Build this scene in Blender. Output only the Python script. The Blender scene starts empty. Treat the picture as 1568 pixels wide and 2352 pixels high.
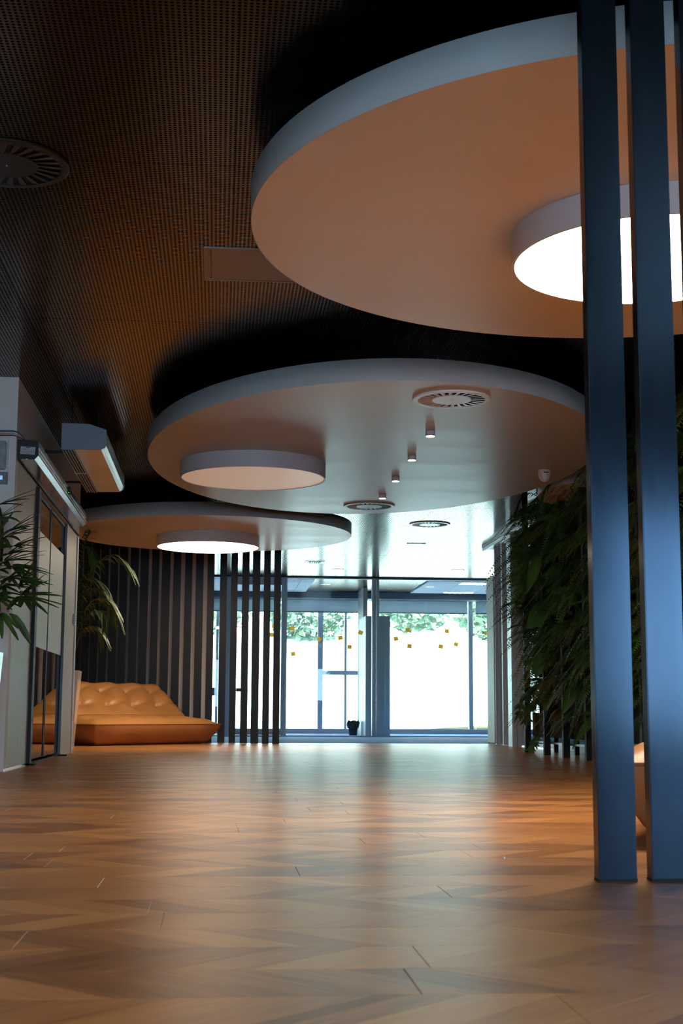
import bpy, bmesh, math, random
from mathutils import Vector, Matrix
random.seed(7)
PI = math.pi
S = bpy.context.scene
C = S.collection

# ------------------------------------------------------------------ camera
F, PITCH, ROLL, YAW, EYE = 3161.66, .144886, -.005295, .088004, .40
fw = Vector((math.sin(YAW)*math.cos(PITCH), math.cos(YAW)*math.cos(PITCH), math.sin(PITCH)))
r0 = Vector((math.cos(YAW), -math.sin(YAW), 0)); u0 = r0.cross(fw)
rt = math.cos(ROLL)*r0 - math.sin(ROLL)*u0
up = math.sin(ROLL)*r0 + math.cos(ROLL)*u0
cd = bpy.data.cameras.new('camera'); cam = bpy.data.objects.new('camera', cd); C.objects.link(cam)
cd.sensor_fit = 'VERTICAL'; cd.sensor_height = 36; cd.lens = 36*F/2352; cd.clip_start = .05; cd.clip_end = 400
cd.dof.use_dof = True; cd.dof.focus_distance = 9.0; cd.dof.aperture_fstop = 11
cam.matrix_world = Matrix(((rt.x, up.x, -fw.x, 0), (rt.y, up.y, -fw.y, 0), (rt.z, up.z, -fw.z, EYE), (0, 0, 0, 1)))
S.camera = cam

# ------------------------------------------------------------------ world, sun, windows behind the viewer, exposure
W = bpy.data.worlds.new('sky'); S.world = W; W.use_nodes = True
wn = W.node_tree.nodes; wn.clear()
wo = wn.new('ShaderNodeOutputWorld'); wb = wn.new('ShaderNodeBackground')
wc = wn.new('ShaderNodeTexCoord'); ws = wn.new('ShaderNodeSeparateXYZ'); wr = wn.new('ShaderNodeValToRGB')
wr.color_ramp.elements[0].position = 0.0; wr.color_ramp.elements[0].color = (.92, 1.0, .92, 1)
wr.color_ramp.elements[1].position = .7; wr.color_ramp.elements[1].color = (.42, .68, 1.0, 1)
L = W.node_tree.links
L.new(wc.outputs['Generated'], ws.inputs[0]); L.new(ws.outputs['Z'], wr.inputs[0]); L.new(wr.outputs[0], wb.inputs[0])
L.new(wb.outputs[0], wo.inputs[0]); wb.inputs[1].default_value = 14

def light(name, kind, loc, rot, energy, color, size=None, size_y=None):
    l = bpy.data.lights.new(name, kind); l.energy = energy; l.color = color
    if kind == 'AREA': l.shape = 'RECTANGLE'; l.size = size; l.size_y = size_y
    if kind == 'SUN': l.angle = size
    o = bpy.data.objects.new(name, l); C.objects.link(o); o.location = loc; o.rotation_euler = rot
    return o
light('sun', 'SUN', (0, 0, 20), (math.radians(34), math.radians(12), 0), 20.0, (1, .95, .86), .01)
# daylight entering through the glazed entrance behind the viewer
#light('entrance_daylight', 'AREA', (4.75, -3.7, 1.15), (math.radians(90), 0, 0), 42, (.36, .66, 1.0), 2.2, 1.5)

S.view_settings.view_transform = 'Standard'; S.view_settings.look = 'None'
S.view_settings.gamma = 1; S.view_settings.use_curve_mapping = False
S.view_settings.exposure = 0
S.cycles.max_bounces = 10; S.cycles.diffuse_bounces = 5; S.cycles.glossy_bounces = 5
S.cycles.transparent_max_bounces = 16; S.cycles.sample_clamp_indirect = 6
S.cycles.use_denoising = True
S.cycles.caustics_reflective = False; S.cycles.caustics_refractive = False

# ------------------------------------------------------------------ pixel rays met with real planes
def ray(px, py): return fw + rt*((px-784)/F) - up*((py-1176)/F)
def ax(px, py, X): d = ray(px, py); return Vector((0, 0, EYE)) + d*(X/d.x)
def ay(px, py, Y): d = ray(px, py); return Vector((0, 0, EYE)) + d*(Y/d.y)
def az(px, py, z): d = ray(px, py); return Vector((0, 0, EYE)) + d*((z-EYE)/d.z)

# ------------------------------------------------------------------ materials
def mat(name, color=(.8, .8, .8), rough=.5, metal=0, spec=.5, emit=None, strength=0, coat=0, trans=0):
    m = bpy.data.materials.new(name); m.use_nodes = True
    b = m.node_tree.nodes['Principled BSDF']
    b.inputs['Base Color'].default_value = (*color, 1); b.inputs['Roughness'].default_value = rough
    b.inputs['Metallic'].default_value = metal; b.inputs['Specular IOR Level'].default_value = spec
    b.inputs['Coat Weight'].default_value = coat
    if emit: b.inputs['Emission Color'].default_value = (*emit, 1); b.inputs['Emission Strength'].default_value = strength
    m['b'] = 1
    return m
def N(m, t, **k):
    n = m.node_tree.nodes.new('ShaderNode'+t)
    for a, v in k.items(): setattr(n, a, v)
    return n
def lk(m, a, b): m.node_tree.links.new(a, b)
def bsdf(m): return m.node_tree.nodes['Principled BSDF']
def math_(m, op, a, b=None):
    n = N(m, 'Math', operation=op)
    for i, v in enumerate((a, b)):
        if v is None: continue
        if isinstance(v, (int, float)): n.inputs[i].default_value = v
        else: lk(m, v, n.inputs[i])
    return n.outputs[0]
def noisy(m, c1, c2, scale, detail=4, stretch=(1, 1, 1), bump=0, rough=None, coord='Object', lo=.35, hi=.65):
    tc = N(m, 'TexCoord'); mp = N(m, 'Mapping'); mp.inputs['Scale'].default_value = stretch
    no = N(m, 'TexNoise'); no.inputs['Scale'].default_value = scale; no.inputs['Detail'].default_value = detail
    lk(m, tc.outputs[coord], mp.inputs[0]); lk(m, mp.outputs[0], no.inputs['Vector'])
    r = N(m, 'ValToRGB'); r.color_ramp.elements[0].color = (*c1, 1); r.color_ramp.elements[1].color = (*c2, 1)
    r.color_ramp.elements[0].position = lo; r.color_ramp.elements[1].position = hi
    lk(m, no.outputs['Fac'], r.inputs[0]); lk(m, r.outputs[0], bsdf(m).inputs['Base Color'])
    if bump:
        bp = N(m, 'Bump'); bp.inputs['Strength'].default_value = bump; bp.inputs['Distance'].default_value = .004
        lk(m, no.outputs['Fac'], bp.inputs['Height']); lk(m, bp.outputs[0], bsdf(m).inputs['Normal'])
    if rough:
        mr = N(m, 'MapRange'); mr.inputs['To Min'].default_value = rough[0]; mr.inputs['To Max'].default_value = rough[1]
        lk(m, no.outputs['Fac'], mr.inputs[0]); lk(m, mr.outputs[0], bsdf(m).inputs['Roughness'])
    return m

PL_W, PL_L, PL_Y0 = .208, 1.24, 2.039-.208*20
def wood_floor():
    m = mat('wood_chevron_floor', (.4, .22, .1), .42, spec=.22)
    g = N(m, 'NewGeometry'); s = N(m, 'SeparateXYZ'); lk(m, g.outputs['Position'], s.inputs[0])
    X, Y = s.outputs['X'], s.outputs['Y']
    yr = math_(m, 'DIVIDE', math_(m, 'SUBTRACT', Y, PL_Y0), PL_W)
    row = math_(m, 'FLOOR', yr); par = math_(m, 'MODULO', math_(m, 'ADD', row, 400), 2)
    sg = math_(m, 'SUBTRACT', math_(m, 'MULTIPLY', par, 2), 1)
    d = math_(m, 'ADD', X, math_(m, 'MULTIPLY', math_(m, 'MULTIPLY', sg, -1.0), Y))
    dw = math_(m, 'ADD', math_(m, 'MULTIPLY', d, 7.2), math_(m, 'MULTIPLY', row, 3.37))
    cb = N(m, 'CombineXYZ'); lk(m, math_(m, 'FLOOR', dw), cb.inputs[0]); lk(m, row, cb.inputs[1])
    w = N(m, 'TexWhiteNoise', noise_dimensions='3D'); lk(m, cb.outputs[0], w.inputs['Vector'])
    # a second, coarser set of strips for uneven widths
    cb2 = N(m, 'CombineXYZ'); lk(m, math_(m, 'FLOOR', math_(m, 'MULTIPLY', dw, .37)), cb2.inputs[0]); lk(m, row, cb2.inputs[1]); cb2.inputs[2].default_value = 9
    w2 = N(m, 'TexWhiteNoise', noise_dimensions='3D'); lk(m, cb2.outputs[0], w2.inputs['Vector'])
    # grain runs along the strips: across coordinate d, along coordinate e
    e = math_(m, 'ADD', X, math_(m, 'MULTIPLY', sg, Y))
    cg = N(m, 'CombineXYZ'); lk(m, math_(m, 'MULTIPLY', d, 60), cg.inputs[0]); lk(m, math_(m, 'MULTIPLY', e, 5), cg.inputs[1]); lk(m, math_(m, 'MULTIPLY', w.outputs['Value'], 20), cg.inputs[2])
    gn = N(m, 'TexNoise'); gn.inputs['Scale'].default_value = 1; gn.inputs['Detail'].default_value = 5; lk(m, cg.outputs[0], gn.inputs['Vector'])
    t = math_(m, 'ADD', math_(m, 'MULTIPLY', w.outputs['Value'], .42), math_(m, 'MULTIPLY', w2.outputs['Value'], .30))
    t = math_(m, 'ADD', t, math_(m, 'MULTIPLY', math_(m, 'SUBTRACT', gn.outputs['Fac'], .5), .75))
    r = N(m, 'ValToRGB'); r.color_ramp.elements[0].color = (.20, .080, .030, 1); r.color_ramp.elements[0].position = 0
    r.color_ramp.elements[1].color = (.64, .315, .108, 1); r.color_ramp.elements[1].position = .75
    q = r.color_ramp.elements.new(.35); q.color = (.44, .195, .065, 1)
    lk(m, t, r.inputs[0]); lk(m, r.outputs[0], bsdf(m).inputs['Base Color'])
    mr = N(m, 'MapRange'); mr.inputs['To Min'].default_value = .27; mr.inputs['To Max'].default_value = .40
    lk(m, gn.outputs['Fac'], mr.inputs[0]); lk(m, mr.outputs[0], bsdf(m).inputs['Roughness'])
    bp = N(m, 'Bump'); bp.inputs['Strength'].default_value = .12; bp.inputs['Distance'].default_value = .002
    lk(m, gn.outputs['Fac'], bp.inputs['Height']); lk(m, bp.outputs[0], bsdf(m).inputs['Normal'])
    return m
def perforated(name, base, rough, pitch=.02, rad=.0062):
    m = mat(name, base, rough, metal=1)
    g = N(m, 'NewGeometry'); s = N(m, 'SeparateXYZ'); lk(m, g.outputs['Position'], s.inputs[0])
    fx = math_(m, 'SUBTRACT', math_(m, 'FRACT', math_(m, 'DIVIDE', math_(m, 'ADD', s.outputs['X'], 50), pitch)), .5)
    fy = math_(m, 'SUBTRACT', math_(m, 'FRACT', math_(m, 'DIVIDE', math_(m, 'ADD', s.outputs['Y'], 50), pitch)), .5)
    r2 = math_(m, 'ADD', math_(m, 'MULTIPLY', fx, fx), math_(m, 'MULTIPLY', fy, fy))
    hole = math_(m, 'LESS_THAN', r2, (rad/pitch)**2)
    mx = N(m, 'MixShader'); dk = N(m, 'BsdfDiffuse'); dk.inputs[0].default_value = (.004, .004, .004, 1)
    out = m.node_tree.nodes['Material Output']
    lk(m, hole, mx.inputs[0]); lk(m, bsdf(m).outputs[0], mx.inputs[1]); lk(m, dk.outputs[0], mx.inputs[2]); lk(m, mx.outputs[0], out.inputs[0])
    # slow waviness of the rolled sheet
    tc = N(m, 'TexNoise'); tc.inputs['Scale'].default_value = .6; tc.inputs['Detail'].default_value = 1
    lk(m, g.outputs['Position'], tc.inputs['Vector'])
    mr = N(m, 'MapRange'); mr.inputs['To Min'].default_value = rough-.04; mr.inputs['To Max'].default_value = rough+.05
    lk(m, tc.outputs['Fac'], mr.inputs[0]); lk(m, mr.outputs[0], bsdf(m).inputs['Roughness'])
    return m
def glass(name, tint=(1, 1, 1), ior=1.5, rough=0.0):
    m = bpy.data.materials.new(name); m.use_nodes = True; nt = m.node_tree; nt.nodes.remove(nt.nodes['Principled BSDF'])
    t = N(m, 'BsdfTransparent'); t.inputs[0].default_value = (*tint, 1)
    g = N(m, 'BsdfGlossy'); g.inputs['Roughness'].default_value = rough; g.inputs[0].default_value = (1, 1, 1, 1)
    f = N(m, 'Fresnel'); f.inputs[0].default_value = ior
    mx = N(m, 'MixShader'); lk(m, f.outputs[0], mx.inputs[0]); lk(m, t.outputs[0], mx.inputs[1]); lk(m, g.outputs[0], mx.inputs[2])
    lk(m, mx.outputs[0], nt.nodes['Material Output'].inputs[0])
    return m
def leafy(name, c1, c2, rough=.45):
    m = mat(name, c1, rough); noisy(m, c1, c2, 7, 3)
    return m

M = {}
M['floor'] = wood_floor()
M['gap'] = mat('floor_joint', (.6, .45, .3), .6)
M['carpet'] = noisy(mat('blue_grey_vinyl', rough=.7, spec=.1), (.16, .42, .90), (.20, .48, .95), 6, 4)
M['ceil'] = perforated('perforated_dark_metal', (.105, .069, .045), .19)
M['ceilback'] = mat('ceiling_void', (.01, .01, .01), .9)
M['seam'] = mat('ceiling_seam', (.2, .2, .2), .5, 1)
M['white'] = noisy(mat('white_paint', rough=.6), (.70, .66, .63), (.74, .70, .67), 1.5, 2)
M['disc_side'] = mat('grey_white_lacquer', (.58, .565, .56), .45)
M['disc_face'] = noisy(mat('sand_painted_board', rough=.34, spec=.3), (.64, .535, .42), (.68, .565, .45), .9, 2, stretch=(.4, 2.5, 1), rough=(.28, .42))
M['lamp_rim'] = mat('grey_aluminium_rim', (.52, .50, .52), .42)
M['lamp_on'] = mat('lit_diffuser', (.9, .9, .9), .5, emit=(1, .80, .60), strength=26)
M['lamp_far'] = mat('lit_diffuser_far', (.9, .9, .9), .5, emit=(1, .80, .60), strength=20)
M['lamp_added_rear'] = mat('lit_diffuser_added_rear', (.9, .9, .9), .5, emit=(1, .80, .60), strength=20)  # for the added, unseen fill lamp behind the viewer
M['lamp_off'] = mat('unlit_diffuser_glow', (.88, .82, .78), .4, emit=(1, .62, .42), strength=.30)  # lamp is off; faint emission stands in for warm bounced light
M['spot_on'] = mat('small_lit_diffuser', (.9, .9, .9), .5, emit=(1, .93, .82), strength=6)
M['spot_cool'] = mat('recessed_lit_diffuser', (.9, .9, .9), .5, emit=(.95, 1, 1), strength=6)
M['vent_white'] = mat('white_enamel', (.93, .93, .97), .3)
M['vent_dark'] = mat('dark_bronze_enamel', (.025, .019, .015), .35, .6)
M['vent_sand'] = mat('sand_enamel', (.42, .38, .32), .35)
M['black'] = mat('black', (.008, .008, .009), .6)
M['hatch'] = mat('ceiling_hatch_metal', (.26, .19, .16), .32, .8)
M['slat'] = noisy(mat('dark_oiled_steel', rough=.42, metal=.4, spec=.3), (.012, .010, .009), (.018, .015, .013), 3, 3, stretch=(1, 1, .2))
M['fin'] = noisy(mat('blued_steel', rough=.36, metal=.9), (.022, .032, .047), (.036, .050, .070), 5, 6, stretch=(1.6, 1.6, .35), rough=(.11, .20))
M['wallpale'] = mat('pale_plaster', (.93, .82, .74), .7)
M['pier'] = noisy(mat('pale_wood_laminate', rough=.5), (.44, .37, .28), (.54, .46, .36), 4, 4, stretch=(6, 6, .5))
M['alu'] = noisy(mat('brushed_aluminium', rough=.16, metal=1), (.74, .70, .67), (.86, .82, .79), 3, 3, rough=(.14, .30))
M['alu_frame'] = mat('grey_anodised_frame', (.60, .63, .66), .45, .1)  # grey frame, lightened so its colour carries the window glare
M['frame_light'] = mat('light_grey_frame', (.52, .56, .58), .4, .3)
M['frame_dark'] = mat('dark_grey_frame', (.11, .11, .12), .45, .4)
M['curtain_metal'] = noisy(mat('polished_steel_sheet', rough=.3, metal=.9), (.80, .72, .66), (.90, .84, .80), 2, 3, rough=(.24, .42))
M['grey_end'] = mat('blue_grey_paint', (.20, .235, .29), .5)
M['door_glass'] = glass('door_glass', (.45, .48, .46), 1.75)
M['clear_glass'] = glass('partition_glass', (.93, .97, .97), 1.5)
M['tinted_glass'] = glass('blue_tinted_glass', (.62, .78, .95), 1.5)
M['frost'] = mat('frosted_film', (.80, .95, .82), .5)
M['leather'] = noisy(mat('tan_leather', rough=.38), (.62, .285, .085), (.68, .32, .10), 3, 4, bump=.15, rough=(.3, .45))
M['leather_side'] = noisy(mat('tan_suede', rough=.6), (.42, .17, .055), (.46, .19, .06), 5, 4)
M['piping'] = mat('leather_piping', (.34, .13, .04), .45)
M['planter'] = mat('glossy_white_planter', (.82, .80, .76), .12, coat=.5)
M['soil'] = mat('soil', (.03, .02, .015), .9)
M['palm'] = leafy('palm_leaf', (.030, .072, .015), (.065, .13, .026), .5)
M['palm_light'] = leafy('palm_leaf_light', (.035, .08, .015), (.07, .13, .028), .6)
M['stem'] = mat('green_stem', (.05, .08, .02), .5)
M['fern1'] = leafy('fern_leaf', (.065, .155, .020), (.12, .23, .034))
M['fern2'] = leafy('fern_leaf_brown', (.11, .115, .026), (.19, .18, .04))
M['fern3'] = leafy('fern_leaf_dark', (.030, .080, .016), (.062, .125, .026))
M['bigleaf'] = leafy('broad_leaf', (.08, .165, .03), (.125, .23, .04), .3)
M['steel_black'] = mat('black_steel', (.012, .013, .015), .6, 0, .25)
M['steel_rail'] = mat('galvanised_rail', (.30, .38, .40), .35, .8)
M['felt'] = mat('black_felt', (.006, .008, .006), .95)
M['sticker'] = mat('orange_sticker', (.90, .42, .04), .6)
_m = M['sticker']; _t = N(_m, 'BsdfTranslucent'); _t.inputs[0].default_value = (.95, .44, .04, 1); _x = N(_m, 'MixShader'); _x.inputs[0].default_value = .65
lk(_m, bsdf(_m).outputs[0], _x.inputs[1]); lk(_m, _t.outputs[0], _x.inputs[2]); lk(_m, _x.outputs[0], _m.node_tree.nodes['Material Output'].inputs[0])
M['blind'] = mat('grey_roller_blind', (.50, .56, .60), .8)  # cloth colour lightened to stand in for window haze
_m = M['blind']; _t = N(_m, 'BsdfTranslucent'); _t.inputs[0].default_value = (.5, .6, .68, 1); _x = N(_m, 'MixShader'); _x.inputs[0].default_value = .10
lk(_m, bsdf(_m).outputs[0], _x.inputs[1]); lk(_m, _t.outputs[0], _x.inputs[2]); lk(_m, _x.outputs[0], _m.node_tree.nodes['Material Output'].inputs[0])
M['locker'] = mat('white_laminate', (.62, .66, .65), .4)
M['green_lit_panel'] = mat('white_panel_green_light', (.60, .72, .62), .5)  # white panel; the pale green of its light is put into the colour
M['tile_blue'] = mat('pale_ceiling_tile', (.62, .68, .78), .8)
M['troffer'] = mat('lit_troffer_cell', (.9, .9, .9), .5, emit=(.95, 1, 1), strength=8)
M['soffit'] = mat('dark_soffit', (.13, .18, .22), .6)  # lightened a little to carry the haze before the windows
M['bag'] = mat('black_bin_bag', (.01, .018, .018), .25)
M['red'] = mat('red_enamel', (.42, .015, .01), .3)
M['clearbox'] = noisy(mat('smoky_plastic_cover', rough=.12), (.20, .22, .22), (.33, .34, .33), 14, 3)
M['screen'] = mat('lit_blue_screen', (.1, .2, .4), .3, emit=(.35, .55, 1), strength=.9)
M['label'] = mat('grey_label', (.42, .42, .44), .5)
M['ink'] = mat('label_ink', (.03, .03, .04), .6)
M['led'] = mat('green_led', (.1, .8, .3), .4, emit=(.1, 1, .35), strength=4)
M['keypad'] = mat('pale_blue_plastic', (.55, .62, .72), .35)
M['wire_blue'] = mat('blue_wire', (.03, .09, .22), .5)
M['wire_white'] = mat('grey_wire', (.45, .42, .38), .5)
M['wire_red'] = mat('dark_red_wire', (.10, .01, .012), .5)
M['ground'] = noisy(mat('pale_gravel', rough=.9), (.64, .62, .50), (.72, .70, .58), .5, 4)
M['hill'] = noisy(mat('dry_grass_slope', rough=.9), (.52, .58, .46), (.66, .70, .58), .35, 5)
M['tree'] = noisy(mat('pale_tree_foliage', rough=.8), (.10, .17, .115), (.26, .35, .25), .9, 4)
M['bark'] = mat('bark', (.4, .38, .32), .9)
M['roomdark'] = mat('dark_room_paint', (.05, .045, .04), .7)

# ------------------------------------------------------------------ mesh helpers
def new_obj(name, me, m=None, parent=None, loc=None):
    o = bpy.data.objects.new(name, me); C.objects.link(o)
    if m is not None and len(me.materials) == 0: me.materials.append(m)
    if parent: o.parent = parent
    if loc is not None: o.location = loc
    return o
def fin_bm(bm, name, m, parent=None, smooth=False, loc=None):
    bmesh.ops.recalc_face_normals(bm, faces=bm.faces)
    me = bpy.data.meshes.new(name); bm.to_mesh(me); bm.free()
    if smooth:
        for p in me.polygons: p.use_smooth = True
    return new_obj(name, me, m, parent, loc)
def bx(bm, x0, x1, y0, y1, z0, z1, mi=0, rot=None):
    vs = [bm.verts.new((x, y, z)) for x in (x0, x1) for y in (y0, y1) for z in (z0, z1)]
    for f in ((0, 1, 3, 2), (4, 6, 7, 5), (0, 4, 5, 1), (2, 3, 7, 6), (0, 2, 6, 4), (1, 5, 7, 3)):
        bm.faces.new([vs[i] for i in f]).material_index = mi
    return vs
def box(name, m, x0, x1, y0, y1, z0, z1, parent=None, bevel=0):
    bm = bmesh.new(); bx(bm, x0, x1, y0, y1, z0, z1)
    if bevel: bmesh.ops.bevel(bm, geom=bm.edges[:], offset=bevel, segments=2, affect='EDGES')
    if parent is not None and parent.location.length: bmesh.ops.translate(bm, vec=-parent.location, verts=bm.verts)
    return fin_bm(bm, name, m, parent)
def prism(bm, pts, a0, a1, axis='Z'):
    """extrude a 2-D outline along an axis"""
    def P(p, a):
        return {'Z': (p[0], p[1], a), 'Y': (p[0], a, p[1]), 'X': (a, p[0], p[1])}[axis]
    lo = [bm.verts.new(P(p, a0)) for p in pts]; hi = [bm.verts.new(P(p, a1)) for p in pts]
    bm.faces.new(lo); bm.faces.new(hi)
    for i in range(len(pts)):
        j = (i+1) % len(pts); bm.faces.new((lo[i], lo[j], hi[j], hi[i]))
def ell(cx, cy, a, b, n=96): return [(cx+a*math.cos(2*PI*i/n), cy+b*math.sin(2*PI*i/n)) for i in range(n)]
def tube(bm, pts, r, n=8, r1=None):
    pts = [Vector(p) for p in pts]; rings = []
    for i, p in enumerate(pts):
        t = (pts[min(i+1, len(pts)-1)]-pts[max(i-1, 0)]).normalized()
        a = t.cross(Vector((0, 0, 1)) if abs(t.z) < .9 else Vector((1, 0, 0))).normalized(); b = t.cross(a)
        rr = r if r1 is None else r+(r1-r)*i/(len(pts)-1)
        rings.append([bm.verts.new(p+a*math.cos(2*PI*k/n)*rr+b*math.sin(2*PI*k/n)*rr) for k in range(n)])
    for i in range(len(rings)-1):
        for k in range(n):
            bm.faces.new((rings[i][k], rings[i][(k+1) % n], rings[i+1][(k+1) % n], rings[i+1][k]))
    bm.faces.new(rings[0]); bm.faces.new(rings[-1])
def thing(name, label, cat, loc=(0, 0, 0), rz=0, group=None):
    o = bpy.data.objects.new(name, None); C.objects.link(o); o.empty_display_size = .1
    o.location = loc; o.rotation_euler = (0, 0, rz); o['label'] = label; o['category'] = cat
    if group: o['group'] = group
    return o
def tag(o, label, cat, group=None):
    o['label'] = label; o['category'] = cat
    if group: o['group'] = group
    return o
def struct(o, label=None, cat=None):
    o['kind'] = 'structure'
    if label: o['label'] = label
    if cat: o['category'] = cat
    return o
def dup(root, loc, rz=0, label=None, group=None):
    r = root.copy(); C.objects.link(r); r.location = loc; r.rotation_euler = (0, 0, rz)
    if label: r['label'] = label
    if group: r['group'] = group
    for ch in list(root.children):
        c = ch.copy(); C.objects.link(c); c.parent = r
        for g in ch.children:
            d = g.copy(); C.objects.link(d); d.parent = c
    return r

H = 2.697
# ------------------------------------------------------------------ setting: floors
fl = struct(box('floor', M['gap'], -5, 6.5, -4, 18.62, -.12, -.0025), 'warm wood-look chevron floor of the lobby', 'floor')
def plank_mesh(length):
    bm = bmesh.new(); bx(bm, .0005, length-.0005, .0002, PL_W-.0002, -.003, 0)
    bmesh.ops.bevel(bm, geom=[e for e in bm.edges if abs(e.verts[0].co.z) < 1e-6 and abs(e.verts[1].co.z) < 1e-6], offset=.0007, segments=1, affect='EDGES')
    me = bpy.data.meshes.new('plank'); bm.to_mesh(me); bm.free(); me.materials.append(M['floor']); return me
pm = plank_mesh(PL_L)
far = bmesh.new(); npl = 0
row_off = {20: .30, 21: .344, 22: .90, 23: -.10, 24: -.132, 25: .52, 26: -.267, 27: .21, 28: .80}
for r in range(0, 109):
    y = PL_Y0+r*PL_W
    if y+PL_W > 18.62: break
    off = row_off.get(r, random.random()*PL_L) % PL_L
    for k in range(-5, 7):
        x = off+k*PL_L
        if x+PL_L < -5 or x > 6.5-PL_L: continue
        # planks in view near the camera are parts; the rest are joined
        inview = 1.75 < y < 8.2 and x+PL_L > -.105*y-.25 and x < .36*y+.1
        if inview and npl < 290:
            new_obj('plank', pm, None, fl, (x, y, 0)); npl += 1
        else:
            bx(far, x+.0005, x+PL_L-.0005, y+.0002, y+PL_W-.0002, -.003, 0)
far = fin_bm(far, 'planks_beyond', M['floor'], fl); far['kind'] = 'stuff'
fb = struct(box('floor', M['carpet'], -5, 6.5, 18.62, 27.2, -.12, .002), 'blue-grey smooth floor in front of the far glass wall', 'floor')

# ------------------------------------------------------------------ ceiling
ce = struct(box('ceiling', M['ceilback'], -5, 6.5, -4, 27.2, H+.02, H+.2), 'dark perforated metal ceiling', 'ceiling')
PX = [.033-1.19*5+1.19*i for i in range(12)]
bm = bmesh.new(); bx(bm, .0015, 1.1885, .0015, 2.3985, 0, .018)
me = bpy.data.meshes.new('ceiling_panel'); bm.to_mesh(me); bm.free(); me.materials.append(M['ceil'])
for i in range(11):
    for j in range(12):
        y = -4+2.4*j
        if y > 21.3: break
        new_obj('ceiling_panel', me, None, ce, (PX[i], y, H))
bm = bmesh.new(); bx(bm, .0015, 1.1885, .0015, 1.9985, 0, .018)
me = bpy.data.meshes.new('ceiling_panel'); bm.to_mesh(me); bm.free(); me.materials.append(M['ceil'])
for i in range(11):
    for y in (22.4, 24.4):
        new_obj('ceiling_panel', me, None, ce, (PX[i], y, H))
box('ceiling_strip', M['soffit'], -5, 6.5, 20.0+2.4-.0, 22.4, H, H+.018, ce) if False else None

# ------------------------------------------------------------------ walls
wl = struct(box('wall_left', M['white'], -5.12, -5, -4, 27.2, 0, H), 'far left side wall', 'wall')
wr_ = struct(box('wall_right', M['white'], 6.5, 6.62, -4, 27.2, 0, H), 'right side wall', 'wall')
bm = bmesh.new()
bx(bm, -5, -3.6, -4.12, -4, 0, H); bx(bm, 2.2, 3.1, -4.12, -4, 0, H); bx(bm, -3.6, 2.2, -4.12, -4, 2.3, H); bx(bm, -3.6, 2.2, -4.12, -4, 0, .6); bx(bm, 5.4, 6.5, -4.12, -4, 0, H); bx(bm, 3.1, 5.4, -4.12, -4, 2.0, H); bx(bm, 3.1, 5.4, -4.12, -4, 0, .3)
struct(fin_bm(bm, 'wall_back', M['roomdark']), 'wall behind the viewer with the glazed entrance', 'wall')
bm = bmesh.new(); bx(bm, 3.1, 5.4, -4.07, -4.05, .3, 2.0)
struct(box('added_window', M['tinted_glass'], -3.6, 2.2, -4.07, -4.05, .6, 2.3), 'wide unseen window added behind the viewer for cool fill light', 'window')  # added opening, out of view, sends cool light onto the disc rims
struct(fin_bm(bm, 'window_1', M['tinted_glass']), 'entrance glazing behind the viewer', 'window')
# the sliding-door block on the left
XL = -1.417
bm = bmesh.new()
bx(bm, -5, XL, 9.5, 9.62, 0, H)
struct(fin_bm(bm, 'wall_front_left', M['white']), 'white end face of the wall holding the sliding door', 'wall')
bm = bmesh.new()
bx(bm, XL-.12, XL, 9.62, 10.60, 2.12, H); bx(bm, XL-.12, XL, 10.60, 12.84, 2.12, H); bx(bm, XL-.12, XL, 12.84, 13.78, 2.12, H)
bx(bm, -5, XL, 13.78, 13.9, 0, H)
struct(fin_bm(bm, 'wall_side_left', M['white']), 'white wall above the sliding door', 'wall')
o = struct(box('trim_1', M['pier'], XL-.12, XL, 9.62, 10.60, 0, 2.12), 'pale wood panel left of the sliding door', 'wall panel')
o = struct(box('trim_2', M['pier'], XL-.12, XL, 12.84, 13.78, 0, 2.12), 'pale wood panel right of the sliding door', 'wall panel')
struct(box('baseboard_left', M['alu'], XL, XL+.006, 9.5, 10.58, 0, .018), 'thin metal strip at the foot of the pale wood panel', 'baseboard')
struct(box('trim_3', M['alu_frame'], XL-.001, XL+.012, 13.70, 13.79, 0, 2.12), 'grey metal corner strip at the end of the wood panel', 'trim')
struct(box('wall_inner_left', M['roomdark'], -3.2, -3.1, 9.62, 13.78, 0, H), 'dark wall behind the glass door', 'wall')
# wall behind the slat screen
bm = bmesh.new(); prism(bm, [(-.13, 18.68), (-5, 22.20), (-5, 22.35), (-.13, 18.83)], 0, H)
struct(fin_bm(bm, 'wall_behind_slats', M['wallpale']), 'pale wall glimpsed between the dark slats', 'wall')

# ------------------------------------------------------------------ suspended ceiling discs
def canopy(label, cx, cy, a, b):
    t = thing('ceiling_disc', label, 'ceiling disc', (cx, cy, 2.40), group=None)
    n = 160
    bm = bmesh.new(); P = ell(0, 0, a, b, n)
    lo = [bm.verts.new((x, y, 0)) for x, y in P]; hi = [bm.verts.new((x, y, .14)) for x, y in P]
    bm.faces.new(hi)
    for i in range(n): bm.faces.new((lo[i], lo[(i+1) % n], hi[(i+1) % n], hi[i]))
    o = fin_bm(bm, 'rim', M['disc_side'], t)
    for p in o.data.polygons: p.use_smooth = len(p.vertices) == 4
    o['label'] = 'grey side band of the disc'
    bm = bmesh.new(); prism(bm, ell(0, 0, a-.002, b-.002, n), .0005, .02)
    o = fin_bm(bm, 'soffit', M['disc_face'], t); o['label'] = 'flat sand-coloured underside'
    for dx, dy in ((.5, .5), (-.5, .5), (.5, -.5), (-.5, -.5)):
        bm = bmesh.new(); tube(bm, [(a*dx, b*dy, .139), (a*dx, b*dy, H-2.40)], .006, 6); fin_bm(bm, 'hanger', M['steel_black'], t)
    return t
canopy('nearest and largest-looking round ceiling disc, behind the two steel posts', 1.753, 5.398, 1.655, 1.655)
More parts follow.
